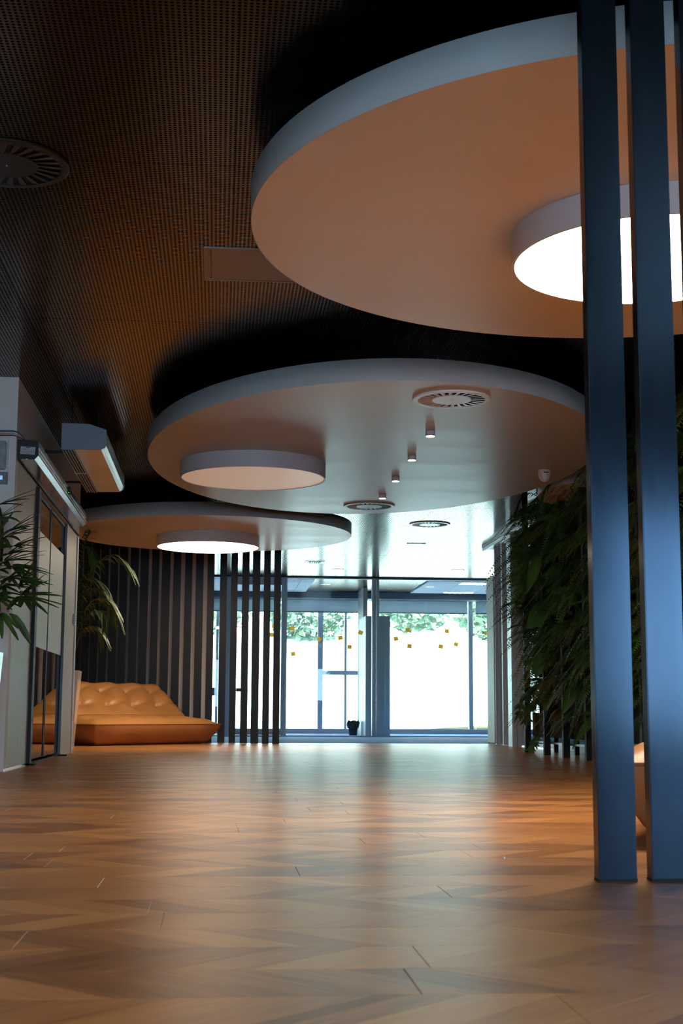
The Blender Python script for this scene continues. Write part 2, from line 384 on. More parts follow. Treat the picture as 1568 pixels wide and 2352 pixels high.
canopy('long oval ceiling disc in the middle carrying the row of four spotlights', 1.174, 10.939, 1.763, 2.847)
canopy('farthest round ceiling disc hanging over the tan lounge sofa', -.127, 15.670, 1.62, 1.62)
canopy('unseen round ceiling disc added behind the viewpoint to hold the fill lamp', -.9, -.8, 1.655, 1.655)  # unseen disc added to carry the fill lamp
q0, q1 = az(1318, 1090, 2.40), az(1478, 1031, 2.40)
canopy('small disc edge peeping out behind the green wall top', 3.95, 12.2, 1.05, 1.05)

def ring_lamp(label, cx, cy, m, R=.588):
    t = thing('ring_lamp', label, 'ceiling lamp', (cx, cy, 2.2705), group='round lamps under the ceiling discs')
    bm = bmesh.new(); n = 96
    prof = [(R-.012, 0), (R, .0), (R, .129), (R-.02, .129)]
    rings = [[bm.verts.new((r*math.cos(2*PI*i/n), r*math.sin(2*PI*i/n), z)) for i in range(n)] for r, z in prof+[(R-.014, .012)]]
    order = [4, 0, 1, 2, 3]
    for a, b in zip(order[:-1], order[1:]):
        for i in range(n): bm.faces.new((rings[a][i], rings[a][(i+1) % n], rings[b][(i+1) % n], rings[b][i]))
    bm.faces.new(rings[3])
    o = fin_bm(bm, 'housing', M['lamp_rim'], t)
    for p in o.data.polygons: p.use_smooth = len(p.vertices) == 4
    mod = o.modifiers.new('e', 'EDGE_SPLIT'); mod.split_angle = math.radians(40)
    bm = bmesh.new(); prism(bm, ell(0, 0, R-.0135, R-.0135, n), .004, .012)
    o = fin_bm(bm, 'diffuser', m, t); o['label'] = 'glowing white diffuser' if m is not M['lamp_off'] else 'unlit diffuser with a painted-in peach glow'
    return t
ring_lamp('brightly lit round lamp under the nearest disc, partly behind the steel posts', 1.783, 5.423, M['lamp_on'])
ring_lamp('unlit round lamp with a painted-in peach glow under the middle oval disc', .251, 11.02, M['lamp_off'])
ring_lamp('brightly lit round lamp under the farthest disc, above the tan lounge', -.144, 15.786, M['lamp_far'])

ring_lamp('unseen round fill lamp added overhead behind the viewpoint', -.9, -.8, M['lamp_added_rear'])  # added out of view to warm the foreground floor

def swirl_vent(label, cx, cy, z, m, R=.25):
    """round swirl diffuser: centre plate, outer ring and 24 blades over a dark recess"""
    t = thing('swirl_vent', label, 'air vent', (cx, cy, z), group='round swirl air vents')
    n = 72
    bm = bmesh.new()
    def ringpts(r, zz): return [bm.verts.new((r*math.cos(2*PI*i/n), r*math.sin(2*PI*i/n), zz)) for i in range(n)]
    a, b, c, d = ringpts(R, 0), ringpts(R, -.009), ringpts(R-.004, -.012), ringpts(R*.86, -.012)
    e = ringpts(R*.86, 0)
    for p, q in ((a, b), (b, c), (c, d), (d, e)):
        for i in range(n): bm.faces.new((p[i], p[(i+1) % n], q[(i+1) % n], q[i]))
    fin_bm(bm, 'rim', m, t)
    bm = bmesh.new(); prism(bm, ell(0, 0, R*.5, R*.5, 48), -.012, -.004); fin_bm(bm, 'plate', m, t)
    bm = bmesh.new(); prism(bm, ell(0, 0, R*.9, R*.9, 48), -.003, -.0005); fin_bm(bm, 'recess', M['black'], t)
    bm = bmesh.new(); prism(bm, ell(0, 0, .006, .006, 10), -.015, -.011); fin_bm(bm, 'screw', M['alu'], t)
    K = 24
    bm = bmesh.new()
    w = 2*PI/K
    # a wedge-shaped blade, tilted along its length
    r1, r2 = R*.49, R*.87
    sh = .32
    p = [(r1, -w*.24, -.0115), (r1, w*.24, -.008), (r2, w*.26+sh*w, -.008), (r2, -w*.26+sh*w, -.0115)]
    vs = [bm.verts.new((r*math.cos(th), r*math.sin(th), zz)) for r, th, zz in p]
    v2 = [bm.verts.new((v.co.x, v.co.y, v.co.z+.001)) for v in vs]
    bm.faces.new(vs); bm.faces.new(v2)
    for i in range(4): bm.faces.new((vs[i], vs[(i+1) % 4], v2[(i+1) % 4], v2[i]))
    bmesh.ops.recalc_face_normals(bm, faces=bm.faces)
    me = bpy.data.meshes.new('blade'); bm.to_mesh(me); bm.free(); me.materials.append(m)
    for k in range(K):
        o = new_obj('blade', me, None, t); o.rotation_euler = (0, 0, k*w)
    return t
swirl_vent('white swirl vent near the front of the middle oval disc', 1.458, 8.546, 2.40, M['vent_white'])
swirl_vent('sand-coloured swirl vent at the far edge of the middle oval disc', 1.433, 13.185, 2.40, M['vent_sand'])
swirl_vent('pale swirl vent set in the bright ceiling beyond the discs', 2.547, 16.556, H, M['vent_white'])
swirl_vent('dark brown swirl vent at the top left of the ceiling', -.930, 5.660, H, M['vent_dark'], .26)

sp = None
for i, (x, y) in enumerate(((1.482, 9.59), (1.482, 10.543), (1.482, 11.538), (1.482, 12.496))):
    lab = ['nearest and topmost', 'second nearest', 'third', 'farthest'][i]+' of the four small cylinder spotlights under the oval disc'
    if sp is None:
        sp = thing('spotlight', lab, 'spotlight', (x, y, 2.40), group='small spotlights in a row')
        bm = bmesh.new(); prism(bm, ell(0, 0, .034, .034, 24), -.035, 0); fin_bm(bm, 'housing', M['lamp_rim'], sp)
        bm = bmesh.new(); prism(bm, ell(0, 0, .030, .030, 24), -.038, -.034); fin_bm(bm, 'lens', M['spot_on'], sp)
    else: dup(sp, (x, y, 2.40), 0, lab)
# motion sensor
t = thing('motion_sensor', 'small cream cone-shaped sensor under the right part of the oval disc', 'sensor', (2.662, 11.053, 2.40))
bm = bmesh.new(); prof = [(.052, 0), (.054, -.02), (.050, -.045), (.038, -.075), (.016, -.098)]
rr = [[bm.verts.new((r*math.cos(2*PI*i/24), r*math.sin(2*PI*i/24), z)) for i in range(24)] for r, z in prof]
for a, b in zip(rr[:-1], rr[1:]):
    for i in range(24): bm.faces.new((a[i], a[(i+1) % 24], b[(i+1) % 24], b[i]))
bm.faces.new(rr[0]); bm.faces.new(rr[-1])
fin_bm(bm, 'body', mat('cream_plastic', (.72, .55, .46), .4), t, True)
bm = bmesh.new(); bx(bm, -.02, .02, -.0535, -.046, -.03, -.022); fin_bm(bm, 'window_slot', M['black'], t)

# ceiling hatch
t = thing('ceiling_hatch', 'rectangular brown metal hatch in the ceiling left of the nearest disc', 'ceiling hatch', (-.112, 6.634, H))
bm = bmesh.new()
for x0, x1, y0, y1 in ((0, 1.0, 0, .02), (0, 1.0, .505, .525), (0, .03, .02, .505), (.97, 1.0, .02, .505)): bx(bm, x0, x1, y0, y1, -.008, 0)
fin_bm(bm, 'frame', M['hatch'], t)
bm = bmesh.new(); bx(bm, .04, .965, .026, .499, -.006, 0); fin_bm(bm, 'panel', M['hatch'], t)

# recessed lights, grille and slot in the far ceiling
rl = None
for i, (px, py) in enumerate(((775, 1308), (1051, 1309))):
    p = az(px, py, H); lab = ['left', 'right'][i]+' one of two recessed ceiling lights in front of the far glass wall'
    if rl is None:
        rl = thing('recessed_light', lab, 'ceiling lamp', p, group='recessed lights before the glass wall')
        bm = bmesh.new(); prism(bm, ell(0, 0, .105, .105, 32), -.006, 0); fin_bm(bm, 'trim_ring', M['frame_light'], rl)
        bm = bmesh.new(); prism(bm, ell(0, 0, .092, .092, 32), -.010, -.005); fin_bm(bm, 'lens', M['spot_cool'], rl)
    else: dup(rl, p, 0, lab)
p = az(722, 1291, H)
t = thing('ceiling_grille', 'small slotted air grille in the bright far ceiling', 'air grille', p)
bm = bmesh.new()
for s in (-1, 1): bx(bm, s*.125-.025, s*.125+.025, -.17, .17, -.006, 0)
fin_bm(bm, 'frame', M['vent_white'], t)
bm = bmesh.new(); bx(bm, -.1, .1, -.17, .17, -.002, 0); fin_bm(bm, 'recess', M['black'], t)
for k in range(6):
    bm = bmesh.new(); x = -.085+k*.034; bx(bm, x-.006, x+.006, -.14, .14, -.007, -.002); fin_bm(bm, 'bar', M['vent_white'], t)
p = az(956, 1248, H)
t = thing('ceiling_slot', 'thin slot diffuser in the bright far ceiling', 'air slot', p)
bm = bmesh.new(); bx(bm, -.13, .13, -.03, .03, -.006, 0); fin_bm(bm, 'frame', M['frame_light'], t)
bm = bmesh.new(); bx(bm, -.125, .125, -.01, .01, -.008, -.006); fin_bm(bm, 'slit', M['frame_dark'], t)

# ------------------------------------------------------------------ sliding door in the left wall
t = thing('sliding_door', 'glass sliding door with a frosted band in the left wall', 'door', (XL, 11.7, 0))
def pt(name, m, x0, x1, y0, y1, z0, z1, parent, bevel=0): return box(name, m, x0, x1, y0, y1, z0, z1, parent, bevel)
for (a, b) in ((10.72, 11.76), (11.80, 12.82)):
    leaf = pt('door_leaf', M['door_glass'], XL-.035, XL-.025, a, b, .03, 2.09, t)
    f = bmesh.new(); y0, y1 = a-11.7, b-11.7
    bx(f, -.022, -.0205, y0+.005, y1-.005, .905, 1.825)
    o = fin_bm(f, 'frosted_band', M['frost'], leaf); o['label'] = 'pale green frosted band'
    o.matrix_parent_inverse = Matrix()
    f = bmesh.new(); bx(f, -.04, -.02, y0-.003, y0+.022, .03, 2.11); bx(f, -.04, -.02, y1-.022, y1+.003, .03, 2.11); bx(f, -.04, -.02, y0, y1, 2.085, 2.11)
    fin_bm(f, 'edge_profile', M['black'], leaf)
o = pt('jamb', M['black'], XL-.10, XL+.026, 10.60, 10.715, 0, 2.10, t); o['label'] = 'dark door jamb'
pt('jamb', M['frame_dark'], XL-.10, XL+.002, 12.822, 12.842, 0, 2.12, t)
pt('floor_guide', M['steel_black'], XL-.04, XL+.06, 10.60, 10.75, 0, .014, t); pt('floor_guide', M['steel_black'], XL-.02, XL+.06, 12.80, 12.88, 0, .014, t)
pt('threshold', M['steel_black'], XL-.05, XL-.01, 10.75, 12.82, 0, .008, t)

# door operator box above
t = thing('door_operator', 'long polished metal operator box above the sliding door', 'door operator', (XL, 9.557, 2.13))
prof = [(.0, .005), (.0, .137), (.14, .132), (.143, .03), (.117, .003)]
bm = bmesh.new(); prism(bm, prof, .012, 3.53, 'Y'); fin_bm(bm, 'cover', M['alu'], t)
bm = bmesh.new(); prism(bm, [(-.001, .003), (-.001, .139), (.1425, .134), (.1445, .029), (.118, .001)], 0, .012, 'Y'); o = fin_bm(bm, 'end_cap', M['black'], t); o['label'] = 'black end cap'
bm = bmesh.new(); bx(bm, .143, .1465, .012, 3.53, .052, .058); bx(bm, .143, .1465, .012, 3.53, .082, .085); fin_bm(bm, 'ridge', M['alu'], t)
bm = bmesh.new(); bx(bm, .004, .02, .012, 4.20, -.006, .006); fin_bm(bm, 'gasket', M['black'], t)
lb = bmesh.new(); prism(lb, [(.020, .037), (.022, .091), (.124, .087), (.120, .033)], -.001, 0, 'Y'); lbo = fin_bm(lb, 'label', M['label'], t); lbo['label'] = 'grey printed rating label'
def text(s, size, loc, rot, m, parent, name='lettering'):
    cu = bpy.data.curves.new(name, 'FONT'); cu.body = s; cu.size = size; cu.extrude = .0002; cu.align_x = 'CENTER'
    o = bpy.data.objects.new(name, cu); C.objects.link(o); o.data.materials.append(m); o.parent = parent; o.location = loc; o.rotation_euler = rot
    me = bpy.data.meshes.new_from_object(o); C.objects.unlink(o); bpy.data.objects.remove(o)
    o = bpy.data.objects.new(name, me); C.objects.link(o); o.parent = parent; o.location = loc; o.rotation_euler = rot
    return o
R90 = (PI/2, 0, 0)
text('SA7: 002 401 00N', .0125, (.071, -.0014, .047), R90, M['ink'], lbo)
text('CE', .009, (.112, -.0014, .061), R90, M['ink'], lbo)
bm = bmesh.new(); bx(bm, .055, .088, -.0014, -.001, .0795, .0835); bx(bm, .03, .085, -.0013, -.001, .071, .0725); bx(bm, .03, .07, -.0013, -.001, .066, .0672); bx(bm, .055, .085, -.0013, -.001, .0385, .040)
fin_bm(bm, 'print_line', M['ink'], lbo)
bm = bmesh.new(); bx(bm, .060, .073, -.001, .010, -.003, .005); fin_bm(bm, 'clip', M['frame_light'], t)
p = ax(157, 1132, XL+.143)
bm = bmesh.new(); bx(bm, .143, .162, p.y-9.557-.045, p.y-9.557+.045, p.z-2.13-.016, p.z-2.13+.055); bmesh.ops.bevel(bm, geom=bm.edges[:], offset=.006, segments=2, affect='EDGES')
s = fin_bm(bm, 'sensor', M['black'], t); s['label'] = 'small black sensor with a green light'
bm = bmesh.new(); bx(bm, .150, .154, p.y-9.557-.0475, p.y-9.557-.044, p.z-2.13-.006, p.z-2.13-.001); fin_bm(bm, 'indicator', M['led'], s)

# wires over the top of the box and the control panel on the end face of the wall
t = thing('wiring', 'loose blue, grey and red wires running from the wall panel over the door operator', 'wires', (XL, 9.5, 2.27))
for m, dz, dy, w in (('wire_blue', .028, -.03, .0045), ('wire_white', .012, -.02, .003), ('wire_red', .000, -.012, .004), ('wire_white', .002, -.028, .0025)):
    P = [Vector((-.32, dy, dz*.2+.0)), Vector((-.18, dy, dz+.008)), Vector((-.09, dy-.01, dz+.010)), Vector((-.02, dy-.01, dz+.012)), Vector((.015, dy+.02, dz+.006)), Vector((.040, .045, dz*.4+.0)), Vector((.045, .07, -.002))]
    bm = bmesh.new(); tube(bm, P, w, 6); fin_bm(bm, 'wire', M[m], t, True)
t = thing('control_panel', 'smoky clear electrical box on the white wall end at the left edge', 'control panel', (XL-.03, 9.5, 2.03))
bm = bmesh.new(); bx(bm, -.22, -.021, -.028, 0, -.006, .222); fin_bm(bm, 'back_box', M['alu_frame'], t)
bm = bmesh.new(); bx(bm, -.22, -.027, -.045, -.024, .004, .21); bmesh.ops.bevel(bm, geom=[e for e in bm.edges], offset=.009, segments=2, affect='EDGES'); fin_bm(bm, 'cover', M['clearbox'], t)
t = thing('keypad', 'black keypad with a small lit blue screen below the electrical box', 'keypad', (XL-.03, 9.5, 1.94))
bm = bmesh.new(); bx(bm, -.16, -.018, -.02, 0, 0, .083); bmesh.ops.bevel(bm, geom=bm.edges[:], offset=.003, segments=2, affect='EDGES'); fin_bm(bm, 'body', M['frame_dark'], t)
bm = bmesh.new(); bx(bm, -.083, -.052, -.022, -.0195, .030, .058); s = fin_bm(bm, 'screen', M['screen'], t); s['label'] = 'small lit blue screen'
bm = bmesh.new()
for x in (-.073, -.064): bx(bm, x, x+.003, -.0226, -.0219, .047, .053)
fin_bm(bm, 'symbol', M['ink'], s)
for zz in (.068, .016):
    for x in (-.09, -.066, -.042):
        bm = bmesh.new(); bx(bm, x, x+.010, -.0215, -.0195, zz, zz+.004); fin_bm(bm, 'key', M['label'], t)
bm = bmesh.new(); bx(bm, -.16, -.02, -.006, 0, -.025, 0); fin_bm(bm, 'base', M['alu_frame'], t)
# fire extinguisher
t = thing('fire_extinguisher', 'red fire extinguisher on the white wall end behind the nearer palm', 'fire extinguisher', (-1.545, 9.42, 1.30))
bm = bmesh.new(); prof = [(.0, 0), (.04, .004), (.062, .03), (.062, .36), (.050, .41), (.022, .44), (.022, .455)]
n = 24; rr = [[bm.verts.new((max(r, .001)*math.cos(2*PI*i/n), max(r, .001)*math.sin(2*PI*i/n), z)) for i in range(n)] for r, z in prof]
for a, b in zip(rr[:-1], rr[1:]):
    for i in range(n): bm.faces.new((a[i], a[(i+1) % n], b[(i+1) % n], b[i]))
bm.faces.new(rr[-1]); fin_bm(bm, 'cylinder', M['red'], t, True)
bm = bmesh.new(); bx(bm, -.02, .02, -.02, .02, .455, .49); bx(bm, -.012, .012, -.09, .02, .49, .505); bx(bm, -.012, .012, -.08, .02, .52, .53); fin_bm(bm, 'valve', M['black'], t)
bm = bmesh.new(); tube(bm, [(0, -.02, .47), (.05, -.05, .46), (.075, -.05, .38), (.078, -.03, .2), (.074, -.02, .1)], .009, 8); fin_bm(bm, 'hose', M['black'], t, True)
bm = bmesh.new(); bx(bm, -.03, .03, .06, .08, .2, .35); fin_bm(bm, 'bracket', M['steel_black'], t)
# keypad on far pier
p = ax(167, 1422, XL)
t = thing('wall_switch', 'small pale blue box on the edge of the wood panel beyond the door', 'switch', (XL, 13.60, p.z))
bm = bmesh.new(); bx(bm, 0, .022, -.05, .05, -.055, .055); bmesh.ops.bevel(bm, geom=bm.edges[:], offset=.005, segments=2, affect='EDGES'); fin_bm(bm, 'body', M['keypad'], t)
for k in range(4):
    bm = bmesh.new(); bx(bm, .022, .025, -.03, .03, -.04+.022*k, -.03+.022*k); fin_bm(bm, 'key', M['label'], t)

# air curtain
AX, AY0, AY1 = -1.205, 10.30, 12.33
t = thing('air_curtain', 'blue-grey and polished steel air curtain hanging from the ceiling above the door', 'air curtain', (AX, AY0, 2.345))
prof = [(0, 0), (0, .20), (.20, .20), (.332, .158), (.336, .05), (.325, .02), (.30, .006)]
bm = bmesh.new(); prism(bm, prof, 0, .012, 'Y'); o = fin_bm(bm, 'end_plate', M['grey_end'], t); o['label'] = 'blue-grey end plate'
bm = bmesh.new(); prism(bm, [(.006, .0), (.006, .194), (.197, .194), (.324, .155), (.328, .05), (.317, .022), (.296, .006)], .012, AY1-AY0-.012, 'Y'); fin_bm(bm, 'casing', M['curtain_metal'], t)
bm = bmesh.new(); prism(bm, prof, AY1-AY0-.012, AY1-AY0, 'Y'); fin_bm(bm, 'end_plate', M['grey_end'], t)
bm = bmesh.new(); bx(bm, .004, .100, .012, AY1-AY0-.012, -.002, .001); fin_bm(bm, 'outlet', M['black'], t)
for k in range(5):
    bm = bmesh.new(); x = .008+k*.021; bx(bm, x, x+.005, .012, AY1-AY0-.012, -.009, -.002); fin_bm(bm, 'louvre', M['frame_light'], t)
bm = bmesh.new(); bx(bm, .0, .10, (AY1-AY0)/2-.01, (AY1-AY0)/2+.01, -.010, -.001); fin_bm(bm, 'louvre_brace', M['frame_light'], t)
for x in (.06, .26):
    for y in (.15, AY1-AY0-.15):
        bm = bmesh.new(); tube(bm, [(x, y, .15), (x, y, H-2.345)], .004, 6); fin_bm(bm, 'hanger_rod', M['steel_black'], t)
bm = bmesh.new(); bx(bm, XL-AX, 0.006, .10, .14, -.004, .012); bx(bm, XL-AX, 0.006, 1.5, 1.54, -.004, .012); fin_bm(bm, 'wall_bracket', M['steel_black'], t)

# ------------------------------------------------------------------ slat screen at the back left
ss = thing('slat_screen', 'tall screen of dark steel slats behind the tan lounge', 'slat screen', (0, 18, 0))
SL = [(627.7, 643.3), (604, 619.5), (578, 595.5), (553.8, 570.2), (528.3, 543.4), (502.5, 518.6), (473.5, 489.5), (446.5, 464), (421.4, 438), (394.5, 412), (368, 387), (344.5, 361), (318, 337), (294.5, 313), (270, 288.5), (248.5, 266), (227, 244), (206.5, 223), (187, 203), (168, 183.5)]
for i, (a, b) in enumerate(SL):
    Y = 17.88+i*.110
    pa, pb = ay(a, 1480, Y), ay(b, 1480, Y)
    box('slat', M['slat'], pa.x, pb.x, Y, Y+.03, .001, H-.001, ss, .002)
# blue-grey post at the far left of it
tag(box('steel_column', M['fin'], -2.02, -1.93, 17.2, 17.26, 0, H), 'blue-grey steel column left of the slat screen behind the far palm', 'column')

# ------------------------------------------------------------------ foreground steel posts
for i, (x0, x1) in enumerate(((.9225, 1.0165), (1.054, 1.148), (1.188, 1.282))):
    lab = ['left one of the two tall blue-grey steel posts in the right foreground', 'right one of the two tall blue-grey steel posts in the right foreground',
           'third steel post, cut off by the right frame edge at the top'][i]
    t = thing('steel_post', lab, 'post', ((x0+x1)/2, 3.34, 0), group='steel posts in the foreground')
    w = (x1-x0)/2
    bm = bmesh.new(); bx(bm, -w, w, 0, .045, .006, H-.001)
    bmesh.ops.bevel(bm, geom=[e for e in bm.edges if abs(e.verts[0].co.z-e.verts[1].co.z) > 1], offset=.002, segments=2, affect='EDGES'); fin_bm(bm, 'shaft', M['fin'], t)
    bm = bmesh.new(); bx(bm, -w-.0005, w+.0005, -.001, .046, 0, .007); fin_bm(bm, 'foot_plate', M['steel_black'], t)

# ------------------------------------------------------------------ tan lounges
def lounge(label, loc, rz):
    t = thing('lounge_sofa', label, 'sofa', loc, rz, 'tan leather lounge sofas')
    Lx, Dy, zs = 2.12, 1.12, .25
    nu, nv = 84, 44
    def outline(s, inset=0, sq=.10):   # rounded rectangle sampled by perimeter parameter
        pass
    # seat top: padded grid pinned to the seam outline
    but = [(Lx*(i+.5)/4+(.0), .30) for i in range(4)]+[(Lx*(i+1)/4, .62) for i in range(3)]
    def corner(u, v):  # pull the outline in a little between the corners, like a filled cushion
        x = u*Lx; y = v*Dy
        x += (.022*math.sin(PI*v))*(1 if u < .5 else -1)*abs(2*u-1)**3
        y += (.022*math.sin(PI*u))*(1 if v < .5 else -1)*abs(2*v-1)**3
        return x, y
    def ztop(x, y, u, v):
        e = min(u, 1-u)*Lx; g = min(v, 1-v)*Dy
        k = (1-math.exp(-e/.10))*(1-math.exp(-g/.10))
        z = zs+.115*k
        for bxx, byy in but:
            d = math.hypot(x-bxx, y-byy); z -= .055*math.exp(-(d/.11)**2)+.018*math.exp(-(d/.02)**2)
        for (b1, b2) in zip(but[:-1], but[1:]):
            if abs(b1[1]-b2[1]) > .1: continue
            if b1[0] < x < b2[0]: z -= .010*math.exp(-((y-b1[1])/.022)**2)
        # puckers at the piped edge
        z += .006*math.sin(x*95)*math.exp(-min(e, g)/.05)*k*1.5
        return z
    bm = bmesh.new(); G = {}
    for i in range(nu+1):
        for j in range(nv+1):
            u, v = i/nu, j/nv; x, y = corner(u, v); G[i, j] = bm.verts.new((x, y, ztop(x, y, u, v)))
    for i in range(nu):
        for j in range(nv): bm.faces.new((G[i, j], G[i+1, j], G[i+1, j+1], G[i, j+1]))
    fin_bm(bm, 'seat_cushion', M['leather'], t, True)
    # body below the seam
    edge = [(i/nu, 0) for i in range(nu)]+[(1, j/nv) for j in range(nv)]+[(1-i/nu, 1) for i in range(nu)]+[(0, 1-j/nv) for j in range(nv)]
    bm = bmesh.new(); rings = []
    for z, ins in ((zs, 0), (.22, -.004), (.17, .006), (.11, .035), (.06, .085), (.02, .14), (0.0, .20)):
        ring = []
        for u, v in edge:
            x, y = corner(u, v); cx, cy = Lx/2, Dy/2
            fx = (Lx/2-ins)/(Lx/2); fy = (Dy/2-ins)/(Dy/2)
            # soften the corners as it goes down
            px_, py_ = (x-cx)*fx, (y-cy)*fy
            nx, ny = abs(px_)/(Lx/2), abs(py_)/(Dy/2); c = max(0, nx+ny-1.6)/.4; sq = 1-.10*c*min(1, (zs-z)/.12)
            ring.append(bm.verts.new((cx+px_*(1-(1-sq)*.35), cy+py_*sq, z)))
        rings.append(ring)
    m_ = len(edge)
    for a, b in zip(rings[:-1], rings[1:]):
        for k in range(m_): bm.faces.new((a[k], a[(k+1) % m_], b[(k+1) % m_], b[k]))
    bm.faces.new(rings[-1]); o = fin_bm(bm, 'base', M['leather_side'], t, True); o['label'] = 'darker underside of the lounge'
    bm = bmesh.new(); tube(bm, [(*corner(u, v), zs-.002) for u, v in edge]+[(*corner(0, 0), zs-.002)], .007, 6); fin_bm(bm, 'piping', M['piping'], t, True)
    # backrest: inclined padded wedge
    v0, v1 = .60, 1.16; z0, z1 = .27, .755
    bb = [(Lx*(i+1)/5, .36) for i in range(4)]+[(Lx*(i+1)/5+.06, .74) for i in range(4)]
    bm = bmesh.new(); G = {}; nv2 = 40
    for i in range(nu+1):
        for j in range(nv2+1):
            u, w = i/nu, j/nv2; x = u*Lx
            x += (.05*w+.03)*(1-2*u)*1.0*abs(2*u-1)
            e = min(u, 1-u)*Lx; g = (1-w)*.7
            k = (1-math.exp(-e/.07))*(1-math.exp(-g/.06))
            bulge = .13*k
            for bxx, bw in bb:
                d = math.hypot(x-bxx, (w-bw)*.68); bulge -= .080*math.exp(-(d/.12)**2)+.022*math.exp(-(d/.025)**2)
            for rw in (.36, .74): bulge -= .024*math.exp(-((w-rw+.02*math.sin(x*15))*.68/.030)**2)*k
            for (b1, b2) in zip(bb[:4], bb[4:]):
                if b1[1] < w < b2[1]:
                    xx = b1[0]+(b2[0]-b1[0])*(w-b1[1])/(b2[1]-b1[1])+.03*math.sin((w-.36)/.38*PI)
                    bulge -= .024*math.exp(-((x-xx)/.030)**2)
            y = v0+(v1-v0)*w; z = z0+(z1-z0)*w
            ny, nz = -(z1-z0), (v1-v0); ln = math.hypot(ny, nz)
            G[i, j] = bm.verts.new((x, y+bulge*ny/ln, z+bulge*nz/ln))
    for i in range(nu):
        for j in range(nv2): bm.faces.new((G[i, j], G[i+1, j], G[i+1, j+1], G[i, j+1]))
    # rear and side faces
    lo = [bm.verts.new((G[i, 0].co.x, v1-.06, .03)) for i in range(nu+1)]
    for i in range(nu): bm.faces.new((G[i, nv2], G[i+1, nv2], lo[i+1], lo[i])); bm.faces.new((G[i, 0], lo[i], lo[i+1], G[i+1, 0]))
    for i in (0, nu):
        f = [G[i, j] for j in range(nv2+1)]+[lo[i]]; bm.faces.new(f)
    bk = fin_bm(bm, 'backrest', M['leather'], t, False)
    for p_ in bk.data.polygons: p_.use_smooth = len(p_.vertices) == 4
    bm = bmesh.new(); x0, x1 = .08, Lx-.08
    tube(bm, [(x0, v0, z0), (x0, v1, z1)]+[(x0+(x1-x0)*k/12, v1, z1-.008*math.sin(PI*k/12)) for k in range(1, 12)]+[(x1, v1, z1), (x1, v0, z0)], .008, 6)
    fin_bm(bm, 'back_piping', M['piping'], t, True)
    for bxx, bw in bb:
        bm = bmesh.new(); bmesh.ops.create_icosphere(bm, subdivisions=1, radius=.010)
        y = v0+(v1-v0)*bw; z = z0+(z1-z0)*bw
        ny, nz = -(z1-z0), (v1-v0); ln = math.hypot(ny, nz); b_ = .028
        bmesh.ops.translate(bm, vec=(bxx, y+b_*ny/ln, z+b_*nz/ln), verts=bm.verts); fin_bm(bm, 'button', M['piping'], t, True)
    return t
lounge('large tan leather lounge with buttoned back in front of the dark slats', (-1.42, 16.42, 0), math.radians(46))
lounge('tan lounge end glimpsed low between the two foreground steel posts', (2.086, 6.17, 0), math.radians(-115))

p = az(1158, 1975, 0)
bm = bmesh.new(); bmesh.ops.create_icosphere(bm, subdivisions=1, radius=.006); bmesh.ops.scale(bm, vec=(.6, 1, .8), verts=bm.verts)
tag(fin_bm(bm, 'paper_scrap', M['vent_white'], None, False, p+Vector((0, 0, .005))), 'tiny white scrap lying on the open wooden floor', 'litter')
# ------------------------------------------------------------------ planters
def planter(label, x, y, h, top, botm, rz=0):
    t = thing('planter', label, 'planter', (x, y, 0), rz, 'tall tapered white planters')
    bm = bmesh.new()
    def sq(s, z): return [bm.verts.new((a*s, b*s, z)) for a, b in ((-1, -1), (1, -1), (1, 1), (-1, 1))]
    a, b, c, d = sq(botm, 0), sq(top, h), sq(top-.012, h), sq(top-.014, h-.05)
    for p, q in ((a, b), (b, c), (c, d)):
        for i in range(4): bm.faces.new((p[i], p[(i+1) % 4], q[(i+1) % 4], q[i]))
    bm.faces.new(a); fin_bm(bm, 'pot', M['planter'], t)
    bm = bmesh.new(); s = top-.015; bx(bm, -s, s, -s, s, h-.08, h-.05); fin_bm(bm, 'soil', M['soil'], t)
    return t
planter('tall white tapered planter at the left frame edge under the nearer palm', -1.60, 9.10, .78, .185, .14)
planter('tall white tapered planter beside the tan lounge beyond the wood panel', -1.690, 15.35, .84, .185, .13)

def strap(bm, p0, dirv, upv, length, width, droop, segs=5, tipw=.55, fold=.25):
    """a leaf blade: folded strap that droops"""
    d = dirv.normalized(); side = d.cross(upv).normalized(); n = side.cross(d).normalized()
    prev = None
    for k in range(segs+1):
        s = k/segs
        c = p0+d*(length*s)+Vector((0, 0, -droop*s*s*length))
        w = width*(math.sin(PI*min(.5, s*1.4+.12)) if s < .3 else 1-(1-tipw)*(s-.3)/.7)/2
        if s > .97: w *= .45
        vs = (bm.verts.new(c-side*w+n*w*fold), bm.verts.new(c), bm.verts.new(c+side*w+n*w*fold))
        if prev:
            bm.faces.new((prev[0], prev[1], vs[1], vs[0])); bm.faces.new((prev[1], prev[2], vs[2], vs[1]))
        prev = vs
